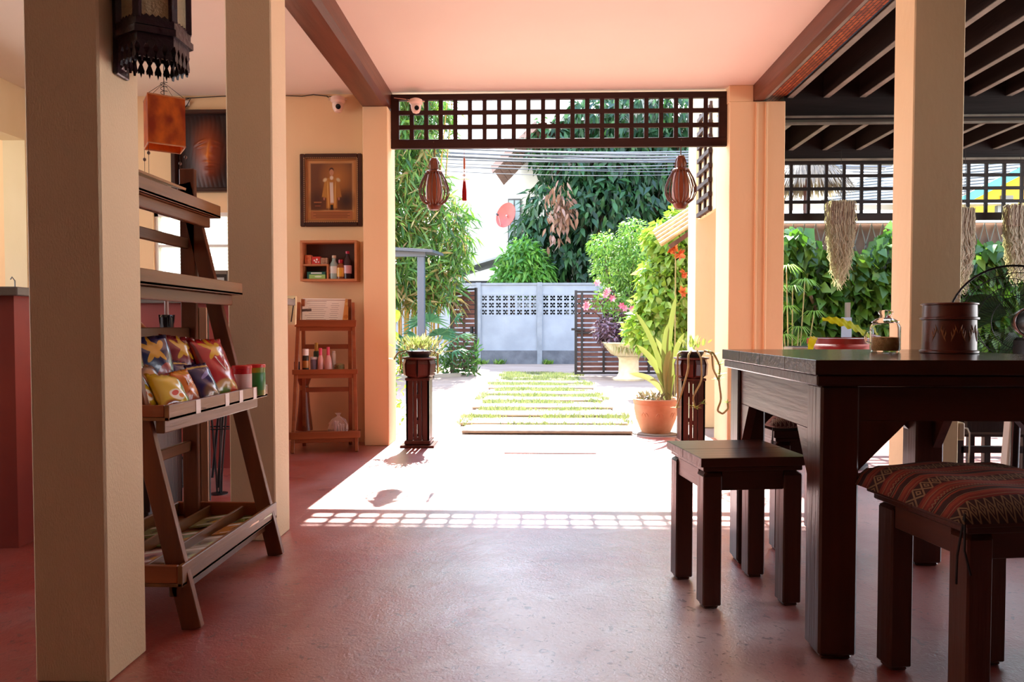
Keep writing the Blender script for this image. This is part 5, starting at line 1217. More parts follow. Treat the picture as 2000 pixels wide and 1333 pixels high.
g2 = gate('driveway_gate', 'wide right leaf of the driveway gate with brown slats, standing behind the stone bowl', (gB.x, gB.y, -.004), radians(2), 2.1, gBz, 16, [.13, .52, .93, 1.33, 1.72], .28)
MB().beam((-.06, -.03, gBz * .55), (.18, -.03, gBz * .55), .02, .04).build('latch_bar', M_GF, g2)
# grey gate post at the hinge of the left leaf
gp = thing('gate_post', 'dark steel post the left gate leaf hangs from', 'post', (gA.x - .50, gA.y + .32, -.004))
MB().box(-.04, .04, -.04, .04, 0, gz + .02).build('post', M_GF, gp, bev=.004)

# ============================================================ grey boundary wall with vent blocks across the lane
WY = 17.3
zt0 = aY(1000, 553, WY).z; zs = [aY(1000, y, WY).z for y in (617, 576)]; zbs = aY(1000, 685, WY).z
x0w, x1w = -1.75, 5.2; ppx = [aY(x, 650, WY).x for x in (936, 1054)]
gw = MB().box(x0w, x1w, WY, WY + .1, zbs, zs[0]).box(x0w, x1w, WY, WY + .1, zs[1], zt0 - .04).build('boundary_wall', M_GWALL, kind='structure')
MB().box(x0w, x1w, WY - .02, WY + .12, -.004, zbs).build('wall_footing', M_GWALLD, gw)
MB().box(x0w, x1w, WY - .02, WY + .12, zt0 - .05, zt0).build('coping', M_GPOST, gw)
posts = [ppx[0] - .02, ppx[1], ppx[1] + (ppx[1] - ppx[0]), ppx[1] + 2 * (ppx[1] - ppx[0])]
for x in posts: MB().box(x - .06, x + .06, WY - .04, WY + .13, -.004, zt0 + .01).build('wall_post', M_GPOST, gw)
nrow = 3; bh = (zs[1] - zs[0]) / nrow
def vent(wd, hh_):
    m = MB(); t_ = .024
    m.box(0, wd, 0, .09, 0, t_).box(0, wd, 0, .09, hh_ - t_, hh_).box(0, t_, 0, .09, t_, hh_ - t_).box(wd - t_, wd, 0, .09, t_, hh_ - t_)
    m.box(t_, wd * .42, 0, .09, hh_ * .42, hh_ * .58).box(wd * .58, wd - t_, 0, .09, hh_ * .42, hh_ * .58); m.box(wd * .44, wd * .56, 0, .09, t_, hh_ * .30).box(wd * .44, wd * .56, 0, .09, hh_ * .70, hh_ - t_); return m
for i in range(3):
    a_, b_ = posts[i] + .06, posts[i + 1] - .06; nc = 8; bw_ = (b_ - a_) / nc
    if i == 0: o = vent(bw_ * .985, bh * .985).build('vent_block', M_GWALL, gw, (50, 0, 0)); vme = o.data; bpy.data.objects.remove(o); bw0 = bw_
    for c in range(nc):
        for r in range(nrow): link('vent_block', vme, gw, (a_ + c * bw_ + .002, WY + .005, zs[0] + r * bh + .002))
struct('boundary_wall', MB().box(x1w, 14, WY, WY + .1, -.004, 1.9), M_GWALL)
struct('boundary_wall', MB().box(-14, x0w, WY, WY + .1, -.004, 1.7), M_GWALL)
# weeds at the wall foot
for x, l in ((aY(975, 705, WY).x, 'tuft of weeds at the foot of the grey wall, left of the wall post'), (aY(1068, 708, WY).x, 'tiny weed at the foot of the grey wall, right of the wall post'), (aY(940, 700, WY).x, 'weed in the corner of the grey wall by the left gate')):
    t = thing('weed', l, 'weed', (x, WY - .12, -.004)); n = 60
    foliage(RNG.normal(0, 1, (n, 3)) * [.06, .03, .0], unit(n) * .6 + [0, 0, .9], unit(n), .08 + .08 * RNG.random(n), np.full(n, .03), GB, t, nparts=60)

# ============================================================ house across the lane, satellite dish
HY = 21.5
hA, hB = aY(985, 500, HY), aY(1100, 500, HY)
h = thing('house', 'white two-storey house with brown boarded eaves beyond the grey wall', 'house', (hA.x, HY, 0))
M_HW = mat('house_paint', 'c6c6b8', .8, 'babab0', scale=1)
L0 = aY(930, 500, HY + 1.2).x - hA.x; zE = aY(1010, 335, HY).z
MB().add([(0, 0, 0), (4.2, -2.2, 0), (4.2, 3, 0), (0, 3, 0), (0, 0, 8), (4.2, -2.2, 8), (4.2, 3, 8), (0, 3, 8)], [(0, 1, 5, 4), (1, 2, 6, 5), (2, 3, 7, 6), (3, 0, 4, 7), (4, 5, 6, 7), (3, 2, 1, 0)]).build('front_wall', M_HW, h)
MB().box(L0 - 1.2, -.01, .9, 3, 0, 6.6).build('wing_wall', M_HW, h)
def hp(px, py, y): v = aY(px, py, y); return (v.x - hA.x, y - HY, v.z)
# eave soffit: a sloping boarded plane running out from the gable
e = [hp(985, 362, 21.0), hp(966, 338, 20.2), hp(985, 305, 19.6), hp(1050, 285, 19.8), hp(1030, 318, 20.9)]
M_EAVE = mat('eave_boards', '8e6c5c', .6, '6e5044', scale=16, stretch=(.3, 4, 1))
a0, b0_, c0_, d0_ = Vector(hp(984, 362, 21.2)), Vector(hp(966, 336, 20.4)), Vector(hp(1052, 250, 18.8)), Vector(hp(1075, 268, 19.6))
for k in range(9):
    f0, f1 = k / 9, (k + .93) / 9
    q = [a0.lerp(d0_, f0), b0_.lerp(c0_, f0), b0_.lerp(c0_, f1), a0.lerp(d0_, f1)]
    MB().add(q + [p + Vector((0, 0, .05)) for p in q], [(0, 1, 2, 3), (7, 6, 5, 4), (0, 4, 5, 1), (1, 5, 6, 2), (2, 6, 7, 3), (3, 7, 4, 0)]).build('soffit_board', M_EAVE, h)
MB().beam(b0_ + Vector((-.06, -.06, .05)), c0_ + Vector((-.06, -.06, .05)), .06, .22).build('fascia', mat('fascia_brown', '7a6258', .6), h)
MB().add([b0_ + Vector((0, 0, .14)), c0_ + Vector((0, 0, .14)), d0_ + Vector((2.5, 2.4, 1.2)), a0 + Vector((2.4, 2.4, 1.3))], [(0, 1, 2, 3)]).build('roof', mat('roof_tile', '7a4438', .7, '643428', scale=10), h)
wz0, wz1 = aY(1000, 450, HY).z, aY(1000, 392, HY).z
for k in range(2):
    xa, xb = aY(990 + k * 10, 440, HY - .3).x - hA.x, aY(998 + k * 10, 440, HY - .3).x - hA.x
wnd = MB().box(.12, .50, -.32, -.24, wz0 - .9, wz1, Matrix.Identity(3)).build('window_frame', P_('5a5a58', .5), h)
MB().box(.15, .29, -.33, -.32, wz0 - .85, wz1 - .05).build('pane', P_('9ab0b0', .15), wnd); MB().box(.33, .47, -.33, -.32, wz0 - .85, wz1 - .05).build('pane', P_('9ab0b0', .15), wnd)
dz = aY(989, 421, 20.6); R_d = (aY(1006, 420, 20.6).x - aY(976, 420, 20.6).x) / 2 * 1.5
d = thing('satellite_dish', 'red satellite dish on the wall of the white house', 'dish', (dz.x, 20.6, dz.z))
RX = Vector((-.62, -1, .12)).to_track_quat('Z', 'Y').to_matrix() @ Matrix.Rotation(radians(-30), 3, 'Z')
m = MB(); m.lathe([(.001, -.10 * R_d / .3), (R_d * .35, -.08 * R_d / .3), (R_d * .7, -.035 * R_d / .3), (R_d, .03), (R_d, .045), (R_d * .7, -.01 * R_d / .3), (.001, -.07 * R_d / .3)], 32, closed=False)
m.v = [tuple(RX @ Vector((v[0] * .95, v[1] * 1.12, v[2]))) for v in m.v]; m.build('reflector', mat('dish_red', 'd8564a', .5, 'c84c44', scale=3), d, smooth=True)
m = MB(); n_ = RX @ Vector((0, 0, 1)); m.tube([RX @ Vector((0, -R_d, 0)), n_ * R_d * 1.1 + RX @ Vector((0, -R_d * .2, 0))], .012, 6).tube([(0, 0, 0), -n_ * .2 + Vector((0, .2, -.2)), (0.1, .6, -.3)], .025, 6).build('feed_arm', P_('b0b0b0', .4), d)
MB().tube([n_ * R_d * 1.1 + RX @ Vector((0, -R_d * .25, 0)), n_ * R_d * 1.3 + RX @ Vector((0, -R_d * .2, 0))], .03, 8).build('feed_horn', P_('3a3a3c'), d)
# lean-to roof above the wall, left
t = thing('lean_to', 'low dark lean-to with grey sheet roof behind the grey wall', 'shed', (aY(985, 540, 18.8).x, 18.8, 0))
MB().box(-2.2, 1.6, 0, 1.6, 0, 2.1).build('body', P_('1e1c1c', .8), t)
MB().add([(-2.3, -.2, 2.05), (.1, -.2, 2.75), (.1, 1.8, 2.75), (-2.3, 1.8, 2.05), (-2.3, -.2, 2.1), (.1, -.2, 2.8), (.1, 1.8, 2.8), (-2.3, 1.8, 2.1)], [(0, 1, 2, 3), (7, 6, 5, 4), (0, 4, 5, 1), (1, 5, 6, 2), (2, 6, 7, 3), (3, 7, 4, 0)]).build('sheet_roof', P_('9a9a98', .6), t)
MB().box(.25, .9, -.12, -.06, 1.4, 2.35).build('white_board', P_('c8ccd0', .6), t)
MB().beam((.12, -.1, 1.2), (.12, -.1, 2.6), .09, .09, (0, 1, 0)).build('post', P_('8a7868', .7), t)

# overhead cables
cyl_ = [(296, 301, .022), (303, 306, .028), (309, 311, .03), (313, 317, .02), (318, 314, .018), (324, 322, .012), (330, 336, .012), (334, 328, .010), (339, 341, .010), (300, 316, .012), (307, 300, .012), (291, 296, .016)]
for k, (ya, yb_, r) in enumerate(cyl_):
    Yc = 15.6 + .12 * (k % 5)
    a_, b_ = aY(760, ya - 12, Yc), aY(1345, yb_, Yc + .6); e_ = (b_ - a_)
    cable('overhead_cable', ['thick dark', 'heavy black', 'thickest black', 'medium grey', 'slack grey', 'thin pale', 'thin crossing', 'thin lower', 'lowest thin', 'thin slanting', 'rising thin', 'topmost grey'][k] + ' utility cable of the tangle strung across the lane above the gate', [a_ - e_ * .9, a_, b_, b_ + e_ * 1.2], r * .85, mat('utility_cable', '5c6068', .5), sag=.05 + .02 * (k % 3), n=8)['group'] = 'overhead utility cables across the lane'

# ============================================================ trees
# dark mango tree
mx0 = aY(1190, 400, 19.0)
cl = [(-1.6, 0, 3.0, .9, .9, .8), (-.8, -.3, 2.5, 1.0, 1, .9), (.2, 0, 2.6, 1.1, 1, 1.0), (1.3, 0, 2.8, 1.2, 1, 1.1), (-1.3, 0, 4.0, 1.0, 1, .9), (-.2, -.4, 3.8, 1.2, 1.1, 1.1), (1.0, -.2, 4.0, 1.3, 1.2, 1.2), (2.2, 0, 3.6, 1.1, 1, 1.2), (-.9, 0, 5.1, .9, 1, .8), (.3, 0, 5.2, 1.2, 1.1, 1.0), (1.6, 0, 5.3, 1.3, 1.1, 1.1), (-1.6, .2, 5.9, .7, .8, .6), (.8, 0, 6.4, 1.3, 1, .9), (2.6, 0, 5.0, 1, 1, 1.1), (2.2, 0, 6.6, 1.1, 1, .9), (-.4, 0, 6.5, .8, .8, .6), (-2.0, 0, 3.5, .5, .6, .5), (3.3, 0, 4.3, 1, 1, 1.3), (2.8, 0, 2.6, 1.2, 1, 1.2)]
MG = ['24482c', '356238', '1a3826', '4a7c44', '24463a', '5c8c4c']
tree('mango_tree', 'huge dense dark green broad-leaved tree towering behind the grey wall', 'tree', (mx0.x, 19.3, 0), cl, 15000, .30, 'mango_leaf', MG, .34, 200, .18, down=.7, shell=.35)
db = aY(1095, 410, 17.9)
t = thing('dead_leaf_cluster', 'cluster of withered brown leaves hanging in the dark tree', 'leaves', (db.x, 18.0, db.z)); n = 190
P = RNG.normal(0, 1, (n, 3)) * [.18, .1, .30]
foliage(P, unit(n) * .6 + [0, 0, -1.], unit(n), .16 + .14 * RNG.random(n), np.full(n, .07), leafmat('dead_leaf', ['9a6c54', 'b88c74', '7c5040', 'c8a490'], .3), t, nparts=190)
MB().tube([(0, .0, -.3), (.0, 0, .6)], .02, 6).build('twig', P_('5a4436', .8), t)
# round lighter tree above the wall
rt = aY(1020, 500, 18.1)
tree('young_mango_tree', 'rounded lighter green tree peeking over the grey wall in front of the house', 'tree', (rt.x, 18.1, 0), [(0, 0, 2.55, .60, .45, .42), (-.35, 0, 2.2, .38, .4, .32), (.38, 0, 2.25, .42, .4, .35), (0, -.1, 2.15, .45, .4, .3), (.05, 0, 2.9, .30, .3, .25)], 2600, .23, 'young_leaf', ['5c9c3c', '80bc4c', '40803a', 'a0d060'], .28, 150, .07, down=.5)
# right backdrop trees beyond patio
for k, (px, Y, z, r, nm, c) in enumerate([(1720, 15, 1.2, 1.3, 'broad green tree rising behind the terrace hedge and thatch', ['4a7c34', '6c9c44', '365c2c']), (1935, 11, .9, 1.4, 'feathery green tree in front of the yellow house', ['6c9c3c', '8cbc50', '4c7c30'])]):
    b_ = aY(px, 640, Y); tree('garden_tree', nm, 'tree', (b_.x, Y, 0), [(0, 0, z + .4, r, 1, r * .5), (r * .5, 0, z + .8, r * .5, .9, r * .4), (-r * .5, 0, z + .5, r * .55, .9, r * .35)], 3500, .28, 'garden_leaf%d' % k, c, .3, 60, .12)

# bamboo clump ----------------------------------------------------------
bb = aY(850, 640, 13.6)
t = thing('bamboo_clump', 'tall drooping bamboo clump with green and dried leaves left of the gate', 'bamboo', (bb.x - .5, 13.4, 0))
MC = mat('bamboo_cane', 'b88a34', .45, '8a7a34', scale=4)
for k in range(34):
    x, y = RNG.uniform(-1.3, .55), RNG.uniform(-.3, .5); lean = RNG.uniform(-.25, .45) * (1 if x > -.5 else .5); h_ = RNG.uniform(4.4, 6.2); r = RNG.uniform(.016, .028)
    pts = [(x + lean * (q / 8) ** 2 * 1.4, y - .5 * (q / 8) ** 3, h_ * q / 8) for q in range(9)]
    m = MB().tube(pts, [r * (1 - .06 * q) for q in range(9)], 7)
    for q in range(1, 14):
        f = q / 14 * 8; i = int(f); p = Vector(pts[i]).lerp(Vector(pts[min(8, i + 1)]), f - i); m.lathe([(r * 1.15, -.006), (r * 1.25, 0), (r * 1.15, .006)], 7, p, closed=False)
    m.build('cane', MC, t, smooth=True)
def bamboo_leaves(n, box, L, key, cols, npart, seed=0):
    # sprays: leaves grouped at twig ends, all drooping
    ns = n // 9; c = np.stack([RNG.uniform(*box[0], ns), RNG.uniform(*box[1], ns), RNG.uniform(*box[2], ns)], 1)
    lim = .62 + .55 * np.sin(c[:, 2] * 1.1 - .6) * .5 + .25 * np.sin(c[:, 2] * 2.9) - np.maximum(0, c[:, 2] - 3.8) * .08
    c = c[c[:, 0] < lim + .28]; c = c[(c[:, 2] > 2.55 + .3 * np.sin(c[:, 0] * 9)) | (c[:, 0] > -.35) | (RNG.random(len(c)) < .12)]; ns = len(c)
    P = np.repeat(c, 9, 0) + RNG.normal(0, 1, (ns * 9, 3)) * [.10, .08, .10]
    sd_ = unit(ns) * [1, .8, .3]; D = np.repeat(sd_, 9, 0) * .9 + unit(ns * 9) * .75 + [0, -.1, -.55]; N = unit(ns * 9) + [0, -.6, .5]
    Ls = L * (.6 + .8 * RNG.random(ns * 9)); foliage(P, D, N, Ls, Ls * .14, leafmat(key, cols, .45), t, .25, nparts=npart, fold=.08)
bamboo_leaves(17000, [(-1.6, 1.15), (-1.0, .3), (1.35, 5.6)], .25, 'bamboo_leaf', ['3e6e30', '64943c', '2a5428', '8cac48', '3c6638'], 240)
bamboo_leaves(4200, [(-1.6, 1.0), (-.9, .2), (1.3, 5.2)], .28, 'bamboo_dry', ['b49a5c', 'c8b47c', '8e6c40', '9c964c'], 60)
# fan palm under the bamboo
pb = aY(840, 650, 12.4)
t = thing('fan_palm', 'blue-green fan palm spreading low under the bamboo', 'palm', (pb.x, 12.4, 0))
FP = leafmat('palm_leaf', ['3c7454', '5c9468', '2c5c44', '74a878'], .3)
MB().tube([(0, 0, 0), (.02, 0, .35)], [.07, .05], 8).build('trunk', mat('palm_trunk', '4a3c2c', .9, '362a20', scale=20, bump=.6), t)
for k in range(13):
    a_ = k * 2.399; el = .25 + .85 * ((k * 37) % 13) / 13; rr = .42 + .14 * (k % 3)
    c_ = Vector((cos(a_) * rr * cos(el), sin(a_) * rr * .7 * cos(el), .35 + rr * sin(el) * 1.2)); MB().tube([(0, 0, .32), c_ * .5 + Vector((0, 0, .22)), c_], .008, 5).build('petiole', MS, t)
    nb = 13; dd = (c_ - Vector((0, 0, .3))).normalized(); u = dd.cross(Vector((0, 0, 1))).normalized(); u2 = u.cross(dd)
    D = np.array([tuple(dd * cos(q) + u * sin(q)) for q in np.linspace(-1.5, 1.5, nb)]); P = np.tile(tuple(c_), (nb, 1))
    f = foliage(P, D, np.tile(tuple(u2), (nb, 1)), np.full(nb, .40), np.full(nb, .045), FP, t, .45, name='fan_leaf', fold=.1); del f['kind']
n = 700; P = np.stack([RNG.uniform(-.7, .8, n), RNG.uniform(-.2, .3, n), RNG.uniform(0, .55, n)], 1)
us = thing('undergrowth_shrub', 'low dark undergrowth at the foot of the bamboo', 'shrub', (pb.x, 13.0, 0)); foliage(P, unit(n) + [0, 0, .4], unit(n), .12 + .1 * RNG.random(n), np.full(n, .04), leafmat('under_leaf', ['3a6434', '54843c', '2a4c28'], .3), us, nparts=60)

# steel post with flat awning at the left
sp = aY(823, 600, 10.2)
t = thing('steel_awning', 'blue-grey steel post holding a flat awning edge, in front of the bamboo', 'awning', (sp.x, 10.2, 0))
M_ST = mat('blue_steel', '3e4a5a', .45); zt_ = aY(823, 502, 10.2).z
MB().box(-.05, .05, -.05, .05, 0, zt_).build('post', M_ST, t, bev=.006)
MB().box(-2.2, .07, -.06, .0, zt_, zt_ + .07).build('edge_beam', M_ST, t)
MB().add([(-2.3, -.15, zt_ + .18), (.18, -.15, zt_ + .05), (.18, 1.1, zt_ + .12), (-2.3, 1.1, zt_ + .32), (-2.3, -.15, zt_ + .22), (.18, -.15, zt_ + .09), (.18, 1.1, zt_ + .16), (-2.3, 1.1, zt_ + .36)], [(0, 1, 2, 3), (7, 6, 5, 4), (0, 4, 5, 1), (1, 5, 6, 2), (2, 6, 7, 3), (3, 7, 4, 0)]).build('roof_sheet', mat('awning_sheet', '3c444e', .5), t)
MB().box(-.09, .09, -.09, .09, 0, .012).build('foot_plate', M_ST, t)
# low kerb along bamboo bed
struct('bed_kerb', MB().beam((-3.4, 10.9, .02), (-1.35, 12.9, .02), .1, .08), M_CONC)

# wooden grille strip on the outdoor column
t = thing('grille_strip', 'narrow wooden grille fixed high between the right doorway column and the outdoor column', 'grille', (1.43, 5.95, 1.84))
for z in np.arange(.0, .86, .115): MB().beam((-.02, -.12, z), (-.02, .30, z + .0), .03, .035).build('slat', M_LATT, t)
for y in (-.10, .08, .26): MB().box(-.02, .0, y, y + .03, -.02, .86).build('upright', M_LATT, t)
MB().box(0, .03, -.229, .369, -.02, .88).build('backing', M_OUTW, t)

# ============================================================ RIGHT: terrace garden
GYr = 7.7
fence_top = aY(1620, 470, GYr).z
M_MESHW = mat('brown_screen', '8a6a54', .85, '74584a', scale=5)
fn = MB().box(2.1, 9.5, GYr + .25, GYr + .31, -.004, aY(1620, 437, GYr + .25).z).build('garden_wall', M_MESHW, kind='structure')
zl = aY(1620, 437, GYr + .2).z
MB().box(2.1, 9.5, GYr + .16, GYr + .22, zl, zl + .05).build('white_rail', M_WHITEP, fn)
dm = MB()
for k in range(60):
    x = 2.1 + k * .12; dm.beam((x, GYr + .23, zl - .45), (x + .12, GYr + .23, zl), .008, .008, (0, 1, 0)); dm.beam((x + .12, GYr + .23, zl - .45), (x, GYr + .23, zl), .008, .008, (0, 1, 0))
dm.build('diamond_mesh', M_RAFTER, fn)
# vine hedge
def hedge(name, label, cat, x0, x1, y0, y1, z0, z1, n, L, key, cols, ratio, npart, droop=.35, kinds=None):
    t = thing(name, label, cat, ((x0 + x1) / 2, (y0 + y1) / 2, 0)); cx = (x0 + x1) / 2; cy = (y0 + y1) / 2
    P = np.stack([RNG.uniform(x0 - cx, x1 - cx, n), RNG.uniform(y0 - cy, y1 - cy, n) , RNG.uniform(z0, z1, n)], 1)
    top = z1 - .18 + .12 * np.sin(P[:, 0] * 5) + .06 * np.sin(P[:, 0] * 13); P = P[P[:, 2] < top]; n = len(P)
    D = unit(n) * .7 + [0, -.45, -.55]; N = unit(n) * .5 + [0, -.9, .5]; Ls = L * (.6 + .8 * RNG.random(n))
    foliage(P, D, N, Ls, Ls * ratio, leafmat(key, cols, .5), t, droop, nparts=npart)
    b = branches(MB(), (0, 0, 0), [(x, 0, z1 * .8) for x in np.linspace((x0 - cx) * .8, (x1 - cx) * .8, 5)], .03, .01, .1); b.build('stem', MATS['bark'], t)
    return t
VC = ['3c6a28', '5c8c30', '2c4c20', '7cac3c', '4a7428', '9cc04c']
hedge('vine_hedge', 'broad-leaved climbing vine covering the garden wall behind the terrace lattice', 'vine', 2.2, 5.0, GYr - .15, GYr + .15, .3, 1.98, 8500, .125, 'vine_leaf', VC, .7, 280)
hedge('vine_hedge', 'fern-like bright green hedge behind the fan', 'hedge', 5.0, 8.5, GYr - .15, GYr + .2, .2, 2.05, 5200, .16, 'fern_leaf', ['6c9c34', '94c048', '4c7c2c', 'b4d460', '3c6426'], .28, 120)
# umbrella papyrus at left
pp_ = aY(1548, 690, 7.2)
t = thing('papyrus_plant', 'umbrella papyrus with fine bright radiating leaves beside the doorway column', 'plant', (pp_.x, 7.2, 0))
PA = leafmat('papyrus_leaf', ['7cac3c', 'a4cc54', '5c8c38', 'c0dc78'], .4)
for k, (px, py) in enumerate([(1536, 520), (1548, 560), (1572, 548), (1538, 600), (1560, 640), (1580, 660), (1532, 655), (1520, 560), (1590, 610)]):
    q = aY(px, py, 7.2 + .1 * ((k % 3) - 1)); c_ = q - t.location
    MB().tube([(c_.x * .3, c_.y * .3, 0), (c_.x * .7, c_.y * .6, c_.z * .6), c_], .006, 5).build('stem', MS, t)
    n = 26; a_ = np.arange(n) * 2 * pi / n; D = np.stack([np.cos(a_), np.sin(a_), .25 + .3 * RNG.random(n)], 1); Ls = .16 + .05 * RNG.random(n)
    f = foliage(np.tile(tuple(c_), (n, 1)), D, np.tile([0, 0, 1.], (n, 1)), Ls, Ls * .07, PA, t, .75, name='leaf_umbel', fold=.1); del f['kind']
# red bowl planter with crinkled yellow fern leaf
rb = aY(1645, 668, 4.6)
t = thing('bowl_planter', 'wide dark red bowl planter holding a crinkled yellow-green leaf, behind the table', 'planter', (rb.x, 4.6, 0)); zb_ = rb.z
RR = (aY(1708, 668, 4.6).x - aY(1578, 668, 4.6).x) / 2
M_RB = mat('red_bowl', '8a2c24', .3, '6c2018', scale=4)
MB().lathe([(.08, zb_ - .12), (RR * .55, zb_ - .10), (RR * .8, zb_ - .035), (RR * .93, zb_ - .018), (RR, zb_ - .012), (RR * 1.0, zb_ + .022), (RR * .9, zb_ + .026), (RR * .8, zb_ - .01)], 36).build('bowl', M_RB, t, smooth=True)
MB().lathe([(.001, zb_), (RR * .84, zb_)], 28, closed=False).build('soil', M_SOIL, t)
MB().lathe([(.16, 0), (.16, .02), (.07, .05), (.06, zb_ - .15), (.12, zb_ - .121)], 20).build('stand', P_('2a1814', .5), t, smooth=True)
def crinkle(a_, b_, wd, parent, n=26):
    a_ = Vector(a_); b_ = Vector(b_); d = (b_ - a_).normalized(); up = Vector((0, -.6, .8)); s = d.cross(up).normalized(); V = []; Fc = []
    for i in range(n + 1):
        q = i / n; p = a_.lerp(b_, q) + Vector((0, 0, .03 * sin(pi * q))); w_ = wd * sin(pi * (.12 + .86 * q)) ** .6
        for j in (-1, -.5, 0, .5, 1): V.append(tuple(p + s * w_ * j * (1 + .07 * sin(i * 1.9 + j)) + up * (abs(j) * .007 * sin(i * 1.7 + j * 2))))
    for i in range(n):
        for j in range(4): k = i * 5 + j; Fc.append((k, k + 1, k + 6, k + 5))
    return link('leaf', mesh_np('leaf', np.array(V), np.array(Fc), leafmat('crinkle_leaf', ['c8d020', 'd8dc30'], .6), np.zeros(len(V))), parent)
e0 = aY(1709, 664, 4.5) - t.location; e1 = aY(1606, 624, 4.4) - t.location
crinkle(e0, e1, .052, t)
crinkle((-RR * .9, -.05, zb_ + .03), (-RR * 1.45, -.25, zb_ - .07), .022, t, 14)
# sandy pot and items under the hedge
for k, (px, py, Y, lb, c) in enumerate([(1590, 690, 6.9, 'square grey-brown planter trough under the papyrus', '8a7460'), (1655, 640, 7.3, 'small blue-grey sign post among the vines', '8c98a8')]):
    q = aY(px, py, Y)
    if k == 0:
        o = thing('planter_trough', lb, 'planter', (q.x, Y, 0)); MB().box(-.25, .25, -.12, .12, 0, q.z + .06).build('trough', mat('trough', c, .8, '74604e', scale=5), o, bev=.01); MB().box(-.22, .22, -.1, .1, q.z + .0605, q.z + .065).build('soil', M_SOIL, o)
    else:
        o = thing('sign_post', lb, 'sign', (q.x, Y, 0)); MB().box(-.02, .02, -.02, .02, 0, q.z + .25).build('post', P_('7c7468', .6), o); MB().box(-.07, .03, -.03, -.02, q.z - .15, q.z + .1).build('board', P_(c, .4), o)
# spanish moss
def moss(px, y0, y1, w0, Y, label):
    a_ = aY(px, y0, Y); b_ = aY(px, y1, Y); wd = w0 / F * Y / 2; h_ = a_.z - b_.z
    t = thing('hanging_moss', label, 'air plant', (a_.x, Y, b_.z), 0, 'grey air-plant bunches hanging by the terrace lattice')
    m = MB(); m.v = []; n = 330
    P0 = np.stack([RNG.uniform(-wd, wd, n), RNG.uniform(-wd * .6, wd * .6, n), np.full(n, h_ * 1.0)], 1); V = []; T = []
    for i in range(n):
        L_ = h_ * (.55 + .45 * RNG.random()) * (1 - .3 * abs(P0[i, 0] / wd) ** 2); p = P0[i].copy(); p[2] -= .02 * RNG.random(); ph = RNG.random() * 6; seg = 14; th = .0028; z0 = p[2]
        for k in range(seg + 1):
            q = k / seg; amp = .004 + .011 * q
            x = p[0] * (1 + .12 * sin(pi * q) - .25 * q * q) + amp * sin(ph + k * 2.1); y = p[1] + amp * cos(ph + k * 1.7); z = z0 - L_ * q
            V += [(x - th, y, z), (x + th, y, z)]
            if k < seg: b = (i * (seg + 1) + k) * 2; T.append((b, b + 1, b + 3, b + 2))
    link('strands', mesh_np('strands', np.array(V), np.array(T), leafmat('moss_strand', ['c8bca4', 'a8987c', 'e0d8c0', '8c7c68'], .35), np.repeat(RNG.random(n), (seg + 1) * 2)), t, kind='stuff')
    MB().box(-wd, wd, -wd * .5, wd * .5, h_ * .72, h_ * .99).build('dry_core', mat('moss_core', '8a7c6c', .95, '5c5044', scale=60, bump=1, stretch=(1, 1, .1)), t, bev=.01)
    MB().tube([(0, 0, h_ * .98), (0, .0, 2.44 - b_.z), (0, .112, 2.46 - b_.z)], .002, 4).build('string', M_CABLE, t)
moss(1642, 392, 566, 46, 6.45, 'long pale air-plant bunch hanging between the doorway column and the right pillar')
moss(1884, 405, 575, 30, 6.45, 'air-plant bunch half hidden by the right pillar, above the fan')
moss(1992, 398, 560, 48, 6.45, 'air-plant bunch hanging at the far right edge above the fan')
# thatch parasol beyond, white awning roof, yellow house
q = aY(1575, 330, 11.0); q2 = aY(1575, 358, 11.0)
t = thing('thatched_parasol', 'small straw parasol roof seen through the left cells of the terrace lattice', 'parasol', (q.x, 11.0, 0))
m = leafmat('straw', ['8a7860', '6c5c48', 'a89478', '4c4034'], .2); n = 1500; a_ = RNG.random(n) * 2 * pi; r_ = .55 * np.sqrt(RNG.random(n)); zt_ = q.z + .45
P = np.stack([r_ * np.cos(a_), r_ * np.sin(a_), zt_ - r_ * 1.1], 1); D = np.stack([np.cos(a_), np.sin(a_), np.full(n, -1.3)], 1) + unit(n) * .15
foliage(P, D, np.stack([np.cos(a_), np.sin(a_), np.ones(n)], 1), np.full(n, .30), np.full(n, .03), m, t, .1)
MB().tube([(0, 0, 0), (0, 0, zt_)], .04, 8).build('pole', M_DARK, t)
q = aY(1640, 412, 12.5)
t = thing('white_awning', 'pale sheet roof beyond the hedge, just under the terrace lattice', 'roof', (q.x, 12.5, 0))
MB().add([(-2.2, -1.2, q.z - .1), (2.2, -1.2, q.z - .1), (2.2, 1.5, q.z + .25), (-2.2, 1.5, q.z + .25), (-2.2, -1.2, q.z - .05), (2.2, -1.2, q.z - .05), (2.2, 1.5, q.z + .3), (-2.2, 1.5, q.z + .3)], [(0, 1, 2, 3), (7, 6, 5, 4), (0, 4, 5, 1), (1, 5, 6, 2), (2, 6, 7, 3), (3, 7, 4, 0)]).build('sheet', P_('dcdcd8', .5), t)
for s in (-2, 2): MB().box(s - .04, s + .04, -1.1, -1.02, 0, q.z - .1).build('post', P_('8a8c8c', .5), t)
YY = 13.5; ya = aY(1875, 400, YY); pk = aY(2050, 290, YY); zw = aY(1950, 430, YY).z
t = thing('yellow_house', 'bright yellow house with turquoise gable trim and grey ribbed roof at the far right', 'house', (aY(1990, 400, YY).x, YY, 0))
g0 = aY(1868, 398, YY); g1_ = aY(2040, 312, YY); ox = t.location.x
xl, zl_ = g0.x - ox, g0.z; xr, zr_ = g1_.x - ox, g1_.z
MB().prism([(xl + .12, 0), (3.2, 0), (3.2, zl_ + .3), (xr, zr_), (xl + .12, zl_)], 0, 3, 'y').build('wall', mat('yellow_paint', 'e8b428', .7, 'dca820', scale=1), t)
Mt = P_('4aa8a8', .5)
